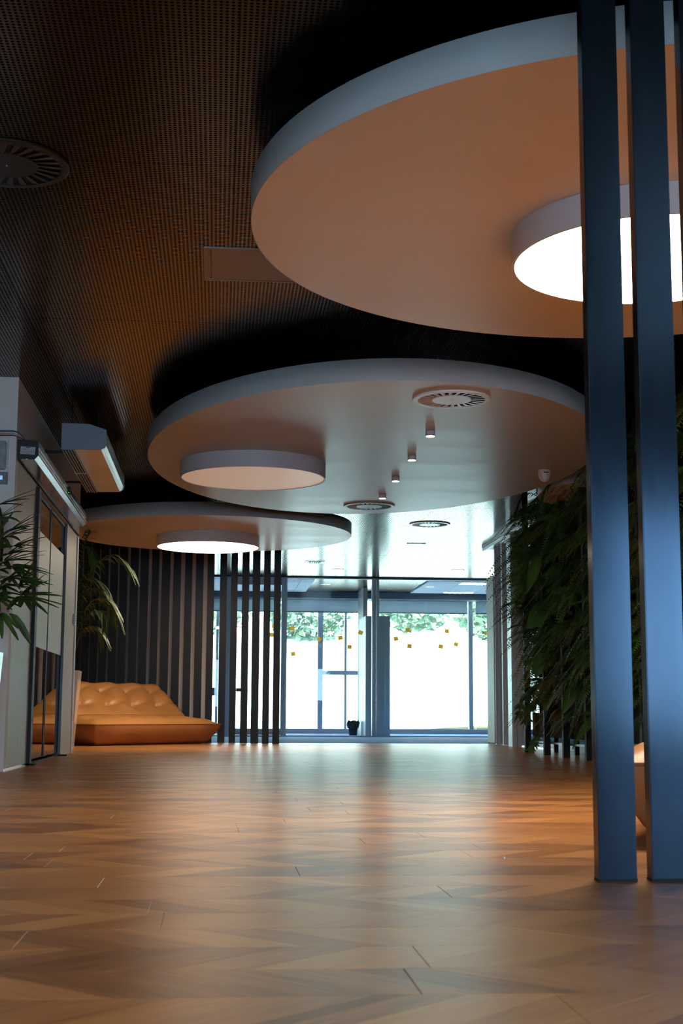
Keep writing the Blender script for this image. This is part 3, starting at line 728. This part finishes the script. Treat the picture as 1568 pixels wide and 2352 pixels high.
# nearer palm: fan leaves on thin stems
rp = thing('fan_palm', 'nearer fan palm with strap leaves hanging over the left frame edge', 'plant', (-1.60, 9.10, .72))
base = Vector((-1.60, 9.10, .72))
def fan(center, axis, nseg, length, spread, width, m, droop=.15, tilt=.0):
    """center in world; axis = main pointing direction"""
    c = center-base; a = axis.normalized()
    # stem
    st = bmesh.new(); rootp = Vector((random.uniform(-.05, .05), random.uniform(-.05, .05), 0))
    mid = Vector((rootp.x*.6+c.x*.25, rootp.y*.6+c.y*.25, c.z*.75+.05))
    P = [rootp, rootp.lerp(mid, .5)+Vector((0, 0, .03)), mid, mid.lerp(c, .55)+Vector((0, 0, .05)), c]
    tube(st, P, .006, 5, .0025); s = fin_bm(st, 'stem', M['stem'], rp, True)
    bm = bmesh.new()
    upv = Vector((0, -.35, 1)).normalized() if abs(a.z) < .9 else Vector((0, 1, 0))
    side = a.cross(upv).normalized(); nrm = side.cross(a).normalized()
    for k in range(nseg):
        th = spread*(k/(nseg-1)-.5)+random.uniform(-.06, .06)
        d = a*math.cos(th)+side*math.sin(th)+nrm*random.uniform(-.12, .12)
        L_ = length*(1-.22*abs(2*k/(nseg-1)-1))*random.uniform(.85, 1.1)
        strap(bm, c+d*.01, d, nrm, L_, width*1.75*random.uniform(.75, 1.15), droop*random.uniform(.4, 1.4), 5)
    me_o = fin_bm(bm, 'fan_leaf', m, rp)
    return me_o
def W9(px, py, Y=9.05): return ay(px, py, Y)
FANS = [((52, 1368), (1, -.1, -.15), 10, .27, 3.6, .030), ((52, 1366), (.7, -.4, .55), 6, .22, 1.6, .030), ((12, 1335), (.6, -.3, .5), 9, .26, 3.4, .024),
        ((10, 1290), (.9, -.2, .3), 9, .27, 3.0, .022), ((4, 1240), (.9, -.3, .5), 9, .30, 2.6, .022), ((-6, 1195), (.8, -.2, .6), 8, .24, 2.8, .020),
        ((28, 1300), (.9, .1, -.1), 9, .25, 2.4, .022), ((-12, 1370), (.2, -.3, -.2), 8, .2, 3.5, .026), ((-4, 1310), (.7, -.6, .1), 9, .24, 3.2, .022),
        ((-30, 1260), (.2, -.4, .8), 8, .3, 3.0, .022), ((0, 1406), (.5, -.2, -.8), 3, .20, .9, .022), ((22, 1325), (.9, -.4, -.2), 8, .2, 2.6, .020),
        ((30, 1255), (.9, -.3, .25), 8, .26, 1.9, .020), ((20, 1222), (.8, -.2, .5), 6, .26, 1.2, .020), ((40, 1330), (.95, -.2, -.05), 7, .22, 1.6, .022), ((5, 1345), (.8, -.5, -.1), 9, .24, 3.0, .024), ((15, 1275), (.7, -.5, .3), 9, .24, 3.0, .022), ((-5, 1160), (.9, -.2, .3), 5, .26, 1.0, .020), ((48, 1345), (.5, -.4, .75), 8, .20, 1.2, .028),
        ((-45, 1330), (-.8, -.3, .1), 8, .28, 3.0, .024), ((-50, 1230), (-.7, .2, .5), 8, .28, 3.0, .024)]
for i, (c, a, n, l, sp_, w) in enumerate(FANS):
    fan(W9(*c, 9.05-.10*(i % 3)), Vector(a), n, l, sp_, w, M['palm_light'] if i in (4, 5) else M['palm'], .28 if i in (4, 5) else .12)
# long single drooping leaf
bm = bmesh.new()
P = [W9(22, 1409), W9(33, 1416), W9(48, 1436), W9(60, 1458), W9(70, 1478)]
prev = None
for k, p in enumerate(P):
    w = (.004, .018, .021, .018, .006)[k]; q = p-base; vs = (bm.verts.new(q+Vector((-w, 0, -w*.5))), bm.verts.new(q+Vector((0, -.006, 0))), bm.verts.new(q+Vector((w, 0, w*.5))))
    if prev: bm.faces.new((prev[0], prev[1], vs[1], vs[0])); bm.faces.new((prev[1], prev[2], vs[2], vs[1]))
    prev = vs
fin_bm(bm, 'drooping_leaf', M['palm'], rp)

# farther palm: arching feather fronds
fp = thing('feather_palm', 'farther palm with arching feathery fronds beyond the sliding door', 'plant', (-1.690, 15.35, .78))
def frond(o0, pts, m, nleaf=15, ll=.16, wl=.030, parent=fp):
    b0 = parent.location
    P = [p-b0 for p in pts]
    # smooth the arch
    Q = []
    for i in range(len(P)-1):
        for k in range(6):
            t_ = k/6; p0 = P[max(i-1, 0)]; p1 = P[i]; p2 = P[i+1]; p3 = P[min(i+2, len(P)-1)]
            Q.append(.5*((2*p1)+(-p0+p2)*t_+(2*p0-5*p1+4*p2-p3)*t_**2+(-p0+3*p1-3*p2+p3)*t_**3))
    Q.append(P[-1])
    bm = bmesh.new(); tube(bm, Q, .005, 5, .0018); rb = fin_bm(bm, 'frond_stem', M['stem'], parent, True)
    bm = bmesh.new(); n = len(Q)
    for k in range(nleaf):
        s = .30+.70*k/(nleaf-1); i = min(int(s*(n-1)), n-2); c = Q[i].lerp(Q[i+1], s*(n-1)-i); tg = (Q[i+1]-Q[i]).normalized()
        sd = tg.cross(Vector((0, 0, 1)))
        sd = sd.normalized() if sd.length > .05 else Vector((1, 0, 0))
        for sg in (-1, 1):
            d = tg*.75+sd*sg*.7+Vector((0, 0, random.uniform(-.25, .15)))
            strap(bm, c, d, Vector((0, 0, 1)), ll*(1.05-.5*abs(s-.55))*random.uniform(.8, 1.15), wl, random.uniform(.35, .8), 4, .35)
    fin_bm(bm, 'frond', m, parent)
def W15(px, py, Y=15.3): return ay(px, py, Y)
r0_ = Vector((-1.69, 15.35, .79))
FR = [([(185, 1420), (190, 1350), (215, 1300), (262, 1274), (300, 1305)], 'palm_light', .2), ([(180, 1400), (180, 1330), (190, 1270), (205, 1258), (222, 1290)], 'palm_light', .16),
      ([(182, 1460), (190, 1410), (215, 1378), (245, 1375), (262, 1395)], 'palm', .2), ([(180, 1470), (188, 1430), (210, 1405), (232, 1405), (248, 1425)], 'palm', .18),
      ([(178, 1480), (184, 1455), (200, 1440), (218, 1440), (232, 1455)], 'palm', .16), ([(176, 1420), (172, 1340), (165, 1290), (150, 1270), (130, 1290)], 'palm', .2),
      ([(178, 1440), (176, 1380), (185, 1340), (205, 1325), (232, 1340)], 'palm', .2), ([(176, 1450), (168, 1390), (150, 1350), (130, 1345), (110, 1370)], 'palm', .2),
      ([(180, 1440), (182, 1390), (196, 1358), (225, 1352), (250, 1372)], 'palm', .2), ([(176, 1400), (178, 1330), (186, 1290), (200, 1240), (208, 1222)], 'palm_light', .15)]
for i, (pp, m_, ll) in enumerate(FR):
    pts = [r0_+Vector((random.uniform(-.04, .04), 0, 0))]+[W15(x, y, 15.32-.12*k*(1 if i % 2 else -.5)*.5) for k, (x, y) in enumerate(pp)]
    frond(None, pts, M[m_], 20, ll*1.25)

# ------------------------------------------------------------------ far glass wall
GY = 23.4
gw = thing('glass_partition', 'full-height glass wall with slim grey frames at the far end', 'glass wall', (2.6, GY, 0))
gx = [-1.2, .14, 1.10, 1.80, 2.655, 3.53, 4.38, 5.5, 6.45]
for a, b in zip(gx[:-1], gx[1:]):
    box('pane', M['clear_glass'], a+.004, b-.004, GY-.005, GY+.005, .03, H-.03, gw)
box('top_rail', M['alu_frame'], -1.2, 6.45, GY-.03, GY+.03, H-.032, H, gw)
box('top_gasket', M['black'], -1.2, 6.45, GY-.035, GY-.03, H-.012, H, gw)
box('bottom_rail', M['alu_frame'], -1.2, 6.45, GY-.03, GY+.03, .002, .022, gw)
box('post', M['alu_frame'], 1.05, 1.115, GY-.05, GY+.05, .003, H-.03, gw); box('post', M['frame_light'], 1.118, 1.145, GY-.04, GY+.03, .003, H-.03, gw)
box('post', M['frame_light'], 2.595, 2.640, GY-.05, GY+.05, .003, H-.03, gw); box('post', M['alu_frame'], 2.643, 2.662, GY-.04, GY+.05, .003, H-.03, gw); box('post', M['frame_light'], 2.672, 2.715, GY-.05, GY+.05, .003, H-.03, gw)
box('post', M['alu_frame'], .09, .19, GY-.05, GY+.05, .003, H-.03, gw)
box('door_rail', M['alu_frame'], .19, 1.05, GY-.02, GY+.02, H-.15, H-.03, gw); box('door_rail', M['alu_frame'], .19, 1.05, GY-.02, GY+.02, .03, .12, gw)
hd = box('door_handle', M['frame_dark'], .30, .50, GY-.07, GY-.03, .745, .80, gw, .004)
# stickers
ST = [(629, 1438), (624, 1458), (671, 1444, 5), (673, 1502, -12), (733, 1468, 40), (781.5, 1465, -15), (802.5, 1486, 8), (828, 1453, 25), (909, 1467, -12), (936, 1447, 2), (940, 1484, 5), (1012, 1485, 10), (1026, 1449.5, 3), (1047, 1480, 15), (1118, 1454.5, 4)]
LBL = ['upper one of the two orange squares just left of the grey glass-wall post', 'lower one of the two orange squares just left of the grey glass-wall post',
       'orange square high on the glass, just right of the grey post', 'lowest orange square, alone at the left of the left pane', 'orange square turned on its point beside the outer mullion',
       'orange square left of the thin window bar in the left pane', 'orange square right of the thin window bar, lower', 'orange square beside the white locker edge, highest of its trio',
       'leftmost orange square right of the centre post', 'orange square at the top left of the right-hand glass', 'orange square directly below the top-left one of the right-hand glass',
       'left and lower square of the trio in the right-hand glass', 'topmost square of the trio in the right-hand glass', 'right square of the trio, just left of the white mullion', 'rightmost orange square, right of the white mullion']
for q, lab in zip(ST, LBL):
    p = ay(q[0], q[1], GY-.007); bm = bmesh.new(); s = .037; bm.faces.new([bm.verts.new(v) for v in ((-s, 0, -s*.92), (s, 0, -s*.92), (s, 0, s*.92), (-s, 0, s*.92))])
    o = fin_bm(bm, 'sticker', M['sticker'], None, False, p); o.rotation_euler = (0, math.radians(q[2] if len(q) > 2 else 2), 0); tag(o, lab, 'sticker', 'orange stickers on the far glass wall')

# ------------------------------------------------------------------ room behind the glass and its outer facade
FY = 27.0
fa = thing('outer_window', 'outer window front with grey mullions behind the glass wall', 'window', (2.6, FY, 0)); fa['kind'] = 'structure'
box('sill', M['alu_frame'], -5, 6.5, FY-.05, FY+.05, .003, .095, fa)
box('head', M['frame_dark'], -5, 6.5, FY-.05, FY+.05, 2.62, H, fa)
for x, w, m, z0 in ((-1.4, .10, 'alu_frame', 0.095), (-.03, .05, 'alu_frame', .095), (1.98, .10, 'alu_frame', .095), (2.475, .045, 'frame_light', .095), (4.955, .085, 'frame_light', .095), (6.2, .08, 'alu_frame', .095)):
    box('mullion', M[m], x-w/2, x+w/2, FY-.04, FY+.04, z0, 2.62, fa)
box('transom', M['alu_frame'], 2.03, 2.93, FY-.045, FY+.045, 1.135, 1.215, fa); box('transom', M['frame_dark'], -1.35, -.055, FY-.045, FY+.045, .72, .87, fa)
for a, b in ((-1.35, -.055), (-.005, 1.93), (2.03, 4.91), (5.0, 6.16)): box('pane', M['clear_glass'], a, b, FY-.006, FY+.006, .095, 2.62, fa)
struct(box('wall_outer_left', M['white'], -5, -1.45, FY-.05, FY+.05, .1, 2.62), 'wall at the far left of the outer window front', 'wall')
tag(box('soffit_box', M['soffit'], -1.2, 6.45, 26.3, 26.75, 2.575, H-.003), 'dark bulkhead above the roller blinds of the outer windows', 'bulkhead')
for i, (a, b) in enumerate(((-1.2, 1.15), (1.2, 2.84), (2.98, 4.86), (5.03, 6.42))):
    t = thing('roller_blind', ['grey roller blind behind the slats, leftmost', 'grey roller blind left of the centre post', 'grey roller blind right of the centre post', 'grey roller blind at the far right'][i], 'blind', ((a+b)/2, 26.80, 2.335), group='roller blinds on the outer windows')
    bm = bmesh.new(); bm.faces.new([bm.verts.new(v) for v in ((-(b-a)/2, 0, .01), ((b-a)/2, 0, .01), ((b-a)/2, 0, .25), (-(b-a)/2, 0, .25))]); fin_bm(bm, 'cloth', M['blind'], t)
    bm = bmesh.new(); bx(bm, -(b-a)/2, (b-a)/2, -.012, .012, 0, .018); fin_bm(bm, 'hem_bar', M['frame_dark'], t)
    bm = bmesh.new(); tube(bm, [(-(b-a)/2, 0, .262), ((b-a)/2, 0, .262)], .02, 10); fin_bm(bm, 'roller', M['frame_light'], t)
# locker, partition above, bin
t = thing('locker', 'tall plain white locker behind the centre post of the glass wall', 'locker', (2.56, 24.05, 0))
bm = bmesh.new(); bx(bm, 0, .43, .02, 1.15, .002, 2.09); fin_bm(bm, 'carcass', M['locker'], t)
for a, b in ((.004, .213), (.217, .426)):
    bm = bmesh.new(); bx(bm, a, b, 0, .018, .03, 2.07); d_ = fin_bm(bm, 'door', mat('grey_laminate', (.75, .80, .80), .25), t)  # door colour lightened to stand in for haze from the windows
    bm = bmesh.new(); bx(bm, (.213 if a < .1 else .217)-.006-(.02 if a < .1 else -.02), (.213 if a < .1 else .217)+.0-(.02 if a < .1 else -.02), -.008, 0, 1.0, 1.1); fin_bm(bm, 'handle', M['frame_light'], d_)
struct(box('wall_partition', M['white'], 2.645, 2.725, 25.3, 26.29, 0.003, H), 'short pale partition between the back rooms', 'wall')
t = thing('waste_bin', 'small black waste bin lined with a bag beside the locker', 'bin', (2.425, 24.9, .002))
bm = bmesh.new(); n = 20
rr = [[bm.verts.new((r*math.cos(2*PI*i/n), r*math.sin(2*PI*i/n), z)) for i in range(n)] for r, z in ((.07, 0), (.095, .20), (.088, .20), (.066, .01))]
for a, b in zip(rr[:-1], rr[1:]):
    for i in range(n): bm.faces.new((a[i], a[(i+1) % n], b[(i+1) % n], b[i]))
bm.faces.new(rr[0]); bm.faces.new(rr[-1]); fin_bm(bm, 'bucket', M['bag'], t, True)
bm = bmesh.new()
rr = [[bm.verts.new(((r+.010*math.sin(i*3.1+z*60))*math.cos(2*PI*i/n), (r+.010*math.sin(i*2.3))*math.sin(2*PI*i/n), z+.012*math.sin(i*1.7))) for i in range(n)] for r, z in ((.092, .13), (.118, .17), (.121, .215), (.102, .26), (.088, .255))]
for a, b in zip(rr[:-1], rr[1:]):
    for i in range(n): bm.faces.new((a[i], a[(i+1) % n], b[(i+1) % n], b[i]))
fin_bm(bm, 'bag', M['bag'], t, True)
# pale ceiling fields with troffers in the back room
for i, (a, b) in enumerate(((-1.0, 1.63), (3.62, 5.35))):
    t = thing('ceiling_tiles', ['pale tiled ceiling field at the left behind the glass wall', 'pale tiled ceiling field at the right behind the glass wall'][i], 'ceiling tiles', (a, 23.6, 2.672))
    k = a
    while k < b-.2:
        w = min(.6*1.0, b-k)
        for y0, y1 in ((0, 1.2), (1.21, 2.45)):
            bm = bmesh.new(); bx(bm, k-a+.004, k-a+w-.004, y0, y1, 0, .024); fin_bm(bm, 'tile', M['tile_blue'], t)
        k += .6
    for y0 in (.25, 2.15):
        o_ = None
        x0 = (.87+1.0) if i == 0 else .62
        if i == 0: x0 = 1.96
        for c in range(6):
            bm = bmesh.new(); bx(bm, x0+c*.098, x0+c*.098+.066, y0, y0+(.30 if y0 < 1 else .16), -.004, 0); fin_bm(bm, 'light_cell', M['troffer'] if i == 1 else M['vent_sand'] if False else (M['troffer'] if i else M['blind']), t)
p = ay(961, 1352, 26.28)
t = thing('motion_sensor', 'small grey dome sensor on the dark bulkhead behind the glass wall', 'sensor', p)
bm = bmesh.new(); bmesh.ops.create_uvsphere(bm, u_segments=16, v_segments=10, radius=.05); bmesh.ops.scale(bm, vec=(1, 1, 1.3), verts=bm.verts); fin_bm(bm, 'dome', M['blind'], t, True)
bm = bmesh.new(); bx(bm, -.04, .04, -.01, .03, .02, .09); fin_bm(bm, 'mount', M['frame_light'], t)

# ------------------------------------------------------------------ framed room on the right
rf = thing('folding_partition', 'grey and pale framed folding partition at the right before the green wall', 'partition', (3.75, 18.2, 0))
box('panel', M['green_lit_panel'], 3.655, 3.675, 18.20, 18.66, .02, 2.24, rf)['label'] = 'white panel end with greenish light painted in'
box('panel_foot', M['black'], 3.66, 3.67, 18.22, 18.64, .002, .02, rf)
box('post', M['frame_light'], 3.668, 3.676, 18.15, 18.20, .002, H-.06, rf)
box('post', M['alu_frame'], 3.677, 3.722, 18.16, 18.24, .002, H-.06, rf)
box('post', M['alu_frame'], 3.728, 3.762, 18.18, 18.24, .002, H-.06, rf)
box('post', M['alu_frame'], 3.648, 3.728, 17.58, 17.64, .002, H-.09, rf)
box('post', M['frame_light'], 3.600, 3.608, 16.83, 17.06, .002, H-.06, rf)
box('post', M['alu_frame'], 3.609, 3.655, 16.82, 16.92, .002, H-.06, rf)
box('post', M['alu_frame'], 3.660, 3.715, 16.82, 16.92, .002, H-.06, rf)
box('top_track', M['frame_light'], 3.61, 3.64, 12.5, 18.70, H-.075, H-.03, rf); box('top_track', M['alu_frame'], 3.66, 3.78, 12.5, 18.65, H-.055, H-.03, rf)
box('top_track', M['frame_dark'], 3.60, 3.80, 12.5, 18.70, H-.028, H, rf)
box('pane', M['clear_glass'], 3.70, 3.71, 12.6, 16.80, .02, H-.08, rf)
t = thing('door_latch', 'small pale latch plate on the folding partition edge', 'latch', (3.742, 18.17, 1.24))
bm = bmesh.new(); bx(bm, -.012, .014, -.006, .004, -.02, .02); bx(bm, -.02, -.012, -.006, .004, -.012, -.004); fin_bm(bm, 'plate', M['tile_blue'], t)

# ------------------------------------------------------------------ living green wall
gwl = thing('living_wall', 'tall green wall of ferns and broad leaves on a black steel frame', 'green wall', (3.36, 11.5, 0))
for y in (14.30, 13.45, 12.70, 11.9, 11.1, 10.3, 9.5, 8.7, 7.9):
    box('frame_post', M['steel_black'], 3.19, 3.25, y-.03, y+.03, .001, H-.002, gwl)
    box('rear_post', M['steel_black'], 3.50, 3.54, y-.02, y+.02, .001, H-.002, gwl)
for z in (.11, .75, 1.4, 2.05):
    box('rail', M['steel_rail'], 3.25, 3.27, 7.9, 14.33, z, z+.018, gwl)
    box('planter_tray', M['felt'], 3.27, 3.49, 7.9, 14.28, z+.06, z+.30, gwl)
box('backing', M['felt'], 3.47, 3.49, 7.9, 14.22, .30, H-.01, gwl)
def fern_mesh(nf, m, seed, length=.46, pin=.075, K=26):
    random.seed(seed); bm = bmesh.new()
    for f in range(nf):
        az_ = random.uniform(-1.5, 1.5); el = random.uniform(-.1, 1.0); Lf = length*random.uniform(.6, 1.2); dr = random.uniform(.45, .95)
        d = Vector((-math.cos(az_)*math.cos(el), math.sin(az_)*math.cos(el), math.sin(el))); side = d.cross(Vector((0, 0, 1))).normalized()
        roll = random.uniform(-.7, .7); pr = None
        for k in range(K+1):
            s = k/K; c = d*(Lf*s*.85)+Vector((0, 0, -Lf*dr*s*s)); tg = (d*.85+Vector((0, 0, -2*dr*s))).normalized()
            sd = (side*math.cos(roll)+side.cross(tg)*math.sin(roll)).normalized()
            w = pin*math.sin(PI*min(1, .12+.88*(1-s)))*(.35+.65*(1-s)); hw = Lf/K*.30
            if s > .06:
                nr = sd.cross(tg).normalized()
                for sg in (-1, 1):
                    tip = c+sd*sg*w+tg*w*.30-nr*w*.22; mid = c+sd*sg*w*.5+tg*w*.13
                    bm.faces.new([bm.verts.new(v) for v in (c-tg*hw, mid-tg*hw*.9, tip, mid+tg*hw*.9, c+tg*hw)])
            v = (bm.verts.new(c-sd*.0018), bm.verts.new(c+sd*.0018))
            if pr: bm.faces.new((pr[0], pr[1], v[1], v[0]))
            pr = v
    me = bpy.data.meshes.new('fern'); bm.to_mesh(me); bm.free(); me.materials.append(m); return me
FM = [fern_mesh(22, M['fern1'], 1, .42, .07), fern_mesh(24, M['fern3'], 2, .38, .055), fern_mesh(20, M['fern2'], 3, .44, .06), fern_mesh(18, M['fern1'], 4, .34, .085), fern_mesh(22, M['fern3'], 5, .46, .045), fern_mesh(9, M['fern1'], 6, .62, .075, 30)]
random.seed(11)
nf = 0
for iz in range(9):
    for iy in range(23):
        y = 14.18-iy*.28+random.uniform(-.08, .08); z = .42+iz*.265+random.uniform(-.08, .08)
        if z > 2.6 or random.random() < .04: continue
        if z < .6 and random.random() < .35: continue
        k = random.choices(range(5), (3, 4, 3, 2, 3))[0]
        s = random.uniform(.7, 1.1)*(1.0 if z > .7 else .75)
        o = new_obj('fern', FM[k], None, gwl, Vector((3.30+random.uniform(-.08, .05), y, z))-gwl.location)
        o.rotation_euler = (random.uniform(-.25, .25), random.uniform(-.2, .25), random.uniform(-.3, .3)); o.scale = (s, s, s); nf += 1
box('end_backing', M['felt'], 3.33, 3.49, 14.20, 14.22, .30, H-.01, gwl)
# long fronds reaching out at the far end
def hero_fern(px, py, Y, sc, rz, k=3):
    p = ay(px, py, Y); o = new_obj('fern', FM[k], None, gwl, p-gwl.location); o.rotation_euler = (0, .1, rz); o.scale = (sc, sc, sc)
for a in ((1215, 1240, 14.2, 1.0, .2, 0), (1225, 1275, 14.0, .85, -.1, 5), (1222, 1330, 14.1, .8, .3, 5), (1224, 1190, 14.1, .7, .2, 5), (1230, 1370, 14.0, .7, .0, 5), (1235, 1410, 14.0, .8, 0, 1), (1240, 1490, 14.1, .7, .1, 1), (1245, 1180, 13.4, .9, .1, 4), (1300, 1120, 12.6, 1.0, 0, 4), (1360, 1060, 11.9, 1.1, .1, 4), (1290, 1150, 13, 1.1, .2, 0)): hero_fern(*a)
for pp in ([(1390, 1090), (1372, 1045), (1350, 1032), (1325, 1055), (1310, 1090)], [(1395, 1100), (1375, 1055), (1358, 1050), (1338, 1075), (1328, 1105)], [(1250, 1160), (1232, 1140), (1215, 1132), (1195, 1145), (1184, 1172)],
           [(1260, 1190), (1240, 1160), (1225, 1150), (1208, 1170), (1202, 1200)], [(1420, 1040), (1450, 985), (1470, 975), (1490, 990), (1500, 1020)], [(1330, 1150), (1300, 1110), (1275, 1100), (1250, 1125), (1240, 1160)]):
    Yy = 11.9 if pp[0][0] > 1300 else 13.6
    frond(None, [ay(x, y, Yy) for x, y in pp], M['fern3'], 18, .10, .010, gwl)
def broad_leaf(px, py, Y, length, width, ang, tilt=.3, bend=.25):
    """a broad leaf whose base hangs at a point, pointing along ang (0 = towards -x, pi/2 = down)"""
    p = ay(px, py, Y); bm = bmesh.new(); n = 12; rows = []
    d = Vector((-math.cos(ang), -tilt, -math.sin(ang))).normalized(); side = Vector((math.sin(ang), 0, -math.cos(ang))); nr = d.cross(side).normalized()
    for k in range(n+1):
        s = k/n; w = width*math.sin(PI*s**.85)**.75/2 if 0 < s < 1 else 0.002
        c = d*length*s+Vector((0, 0, -bend*length*s*s)); rows.append([bm.verts.new(c+side*w*q+nr*(abs(q)*w*.28)) for q in (-1, -.5, 0, .5, 1)])
    for a, b in zip(rows[:-1], rows[1:]):
        for i in range(4): bm.faces.new((a[i], a[i+1], b[i+1], b[i]))
    tube(bm, [-d*.14+Vector((.06, 0, .02)), -d*.06, Vector((0, 0, 0))], .004, 5)
    o = fin_bm(bm, 'broad_leaf', M['bigleaf'], gwl, True, p-gwl.location)
for a in ((1362, 1195, 12.0, .30, .17, .85, .3, .1), (1240, 1275, 13.2, .36, .11, 1.1, .2, .2), (1365, 1265, 12.0, .34, .10, 1.2, .2, .3), (1262, 1395, 13.3, .30, .20, .55, .2, .2), (1250, 1480, 13.3, .30, .16, 1.2, .2, .2),
          (1300, 1340, 12.8, .3, .1, 1.0, .2, .2), (1370, 1500, 12.0, .26, .12, 1.0, .3, .2), (1262, 1560, 13.4, .28, .16, 1.3, .2, .2), (1345, 1440, 12.2, .28, .13, 1.3, .2, .3), (1330, 1560, 12.4, .30, .13, .9, .2, .3),
          (1368, 1625, 11.9, .42, .05, .95, .2, .05), (1475, 1420, 10.7, .3, .15, 1.0, .2, .2), (1480, 1560, 10.6, .3, .13, .8, .2, .2), (1490, 1250, 10.6, .3, .15, 1.0, .2, .2)):
    broad_leaf(*a)
# climbing vine with lobed leaves at the lower far end
def vine(pts, Y, nleaf, size, m):
    P = [ay(x, y, Y)-gwl.location for x, y in pts]; bm = bmesh.new(); tube(bm, P, .003, 5)
    fin_bm(bm, 'vine_stem', M['stem'], gwl, True); bm = bmesh.new()
    for k in range(nleaf):
        s = k/(nleaf-1)*(len(P)-1); i = min(int(s), len(P)-2); c = P[i].lerp(P[i+1], s-i)
        for th in (-1.0, -.5, 0, .5, 1.0):
            a = th+random.uniform(-.2, .2)+PI*1.5+random.uniform(-.3, .3)
            d = Vector((math.cos(a), random.uniform(-.3, .1), math.sin(a))); strap(bm, c, d, Vector((0, -1, .1)), size*(1-.25*abs(th))*random.uniform(.8, 1.2), size*.36, .1, 4, .2, .1)
    fin_bm(bm, 'vine_leaf', m, gwl)
vine([(1232, 1575), (1215, 1590), (1200, 1600), (1192, 1635)], 14.2, 7, .10, M['fern3'])
vine([(1240, 1600), (1222, 1612), (1210, 1625), (1208, 1650)], 14.1, 6, .10, M['fern3'])
vine([(1245, 1660), (1235, 1690), (1226, 1700), (1220, 1716)], 14.1, 6, .09, M['fern1'])
vine([(1240, 1195), (1215, 1210), (1190, 1235), (1180, 1262)], 14.1, 9, .05, M['fern1'])
vine([(1235, 1245), (1205, 1262), (1195, 1290), (1205, 1330)], 14.2, 12, .045, M['fern3'])
vine([(1232, 1440), (1224, 1462), (1214, 1490), (1222, 1500)], 14.1, 8, .05, M['fern1'])

# ------------------------------------------------------------------ outdoors
struct(box('ground', M['ground'], -60, 80, 27.15, 60, -.4, -.1), 'pale ground outside the windows', 'ground')
bm = bmesh.new(); nx, ny = 40, 16; G = {}
for i in range(nx+1):
    for j in range(ny+1):
        x = -60+140*i/nx; y = 32+60*j/ny; G[i, j] = bm.verts.new((x, y, -.3+(6.5*(j/ny)**.8)+.6*math.sin(x*.13+j)))
for i in range(nx):
    for j in range(ny): bm.faces.new((G[i, j], G[i+1, j], G[i+1, j+1], G[i, j+1]))
struct(fin_bm(bm, 'hillside', M['hill'], None, True), 'pale grassy slope outside', 'hill')
def tree_mesh(seed):
    random.seed(seed); bm = bmesh.new()
    for k in range(1700):
        while True:
            p = Vector((random.uniform(-1, 1), random.uniform(-1, 1), random.uniform(-1, 1)))
            if p.length < 1: break
        p = Vector((p.x*1.9, p.y*1.8, p.z*1.7+2.9)); s = random.uniform(.09, .22)
        a = Vector((random.uniform(-1, 1), random.uniform(-1, 1), random.uniform(-1, 1))).normalized(); b = a.cross(Vector((.3, .5, .8))).normalized()
        bm.faces.new([bm.verts.new(p+a*s), bm.verts.new(p+b*s*.7), bm.verts.new(p-a*s), bm.verts.new(p-b*s*.7)])
    me = bpy.data.meshes.new('crown'); bm.to_mesh(me); bm.free(); me.materials.append(M['tree']); return me
CR = [tree_mesh(s) for s in (21, 22, 23)]
bm = bmesh.new(); tube(bm, [(0, 0, -.6), (.1, 0, 1.2), (0, .1, 3.2)], .16, 8, .06); bmesh.ops.recalc_face_normals(bm, faces=bm.faces)
tm = bpy.data.meshes.new('trunk'); bm.to_mesh(tm); bm.free(); tm.materials.append(M['bark'])
random.seed(5)
TX = [-8, -4, -.1, 3.8, 7.7, 11.6, 15.5, 19.4, 23.3, 27.2]
for i, x in enumerate(TX):
    y = 54+(3.9 if i % 2 else 0)
    t = thing('tree', 'sunlit pale green tree on the slope outside, '+['first', 'second', 'third', 'fourth', 'fifth', 'sixth', 'seventh', 'eighth', 'ninth', 'tenth'][i]+' from the left', 'tree', (x, y, 1.9+.4*random.random()), random.uniform(0, 6), 'trees outside the windows')
    new_obj('crown', CR[i % 3], None, t); new_obj('trunk', tm, None, t)
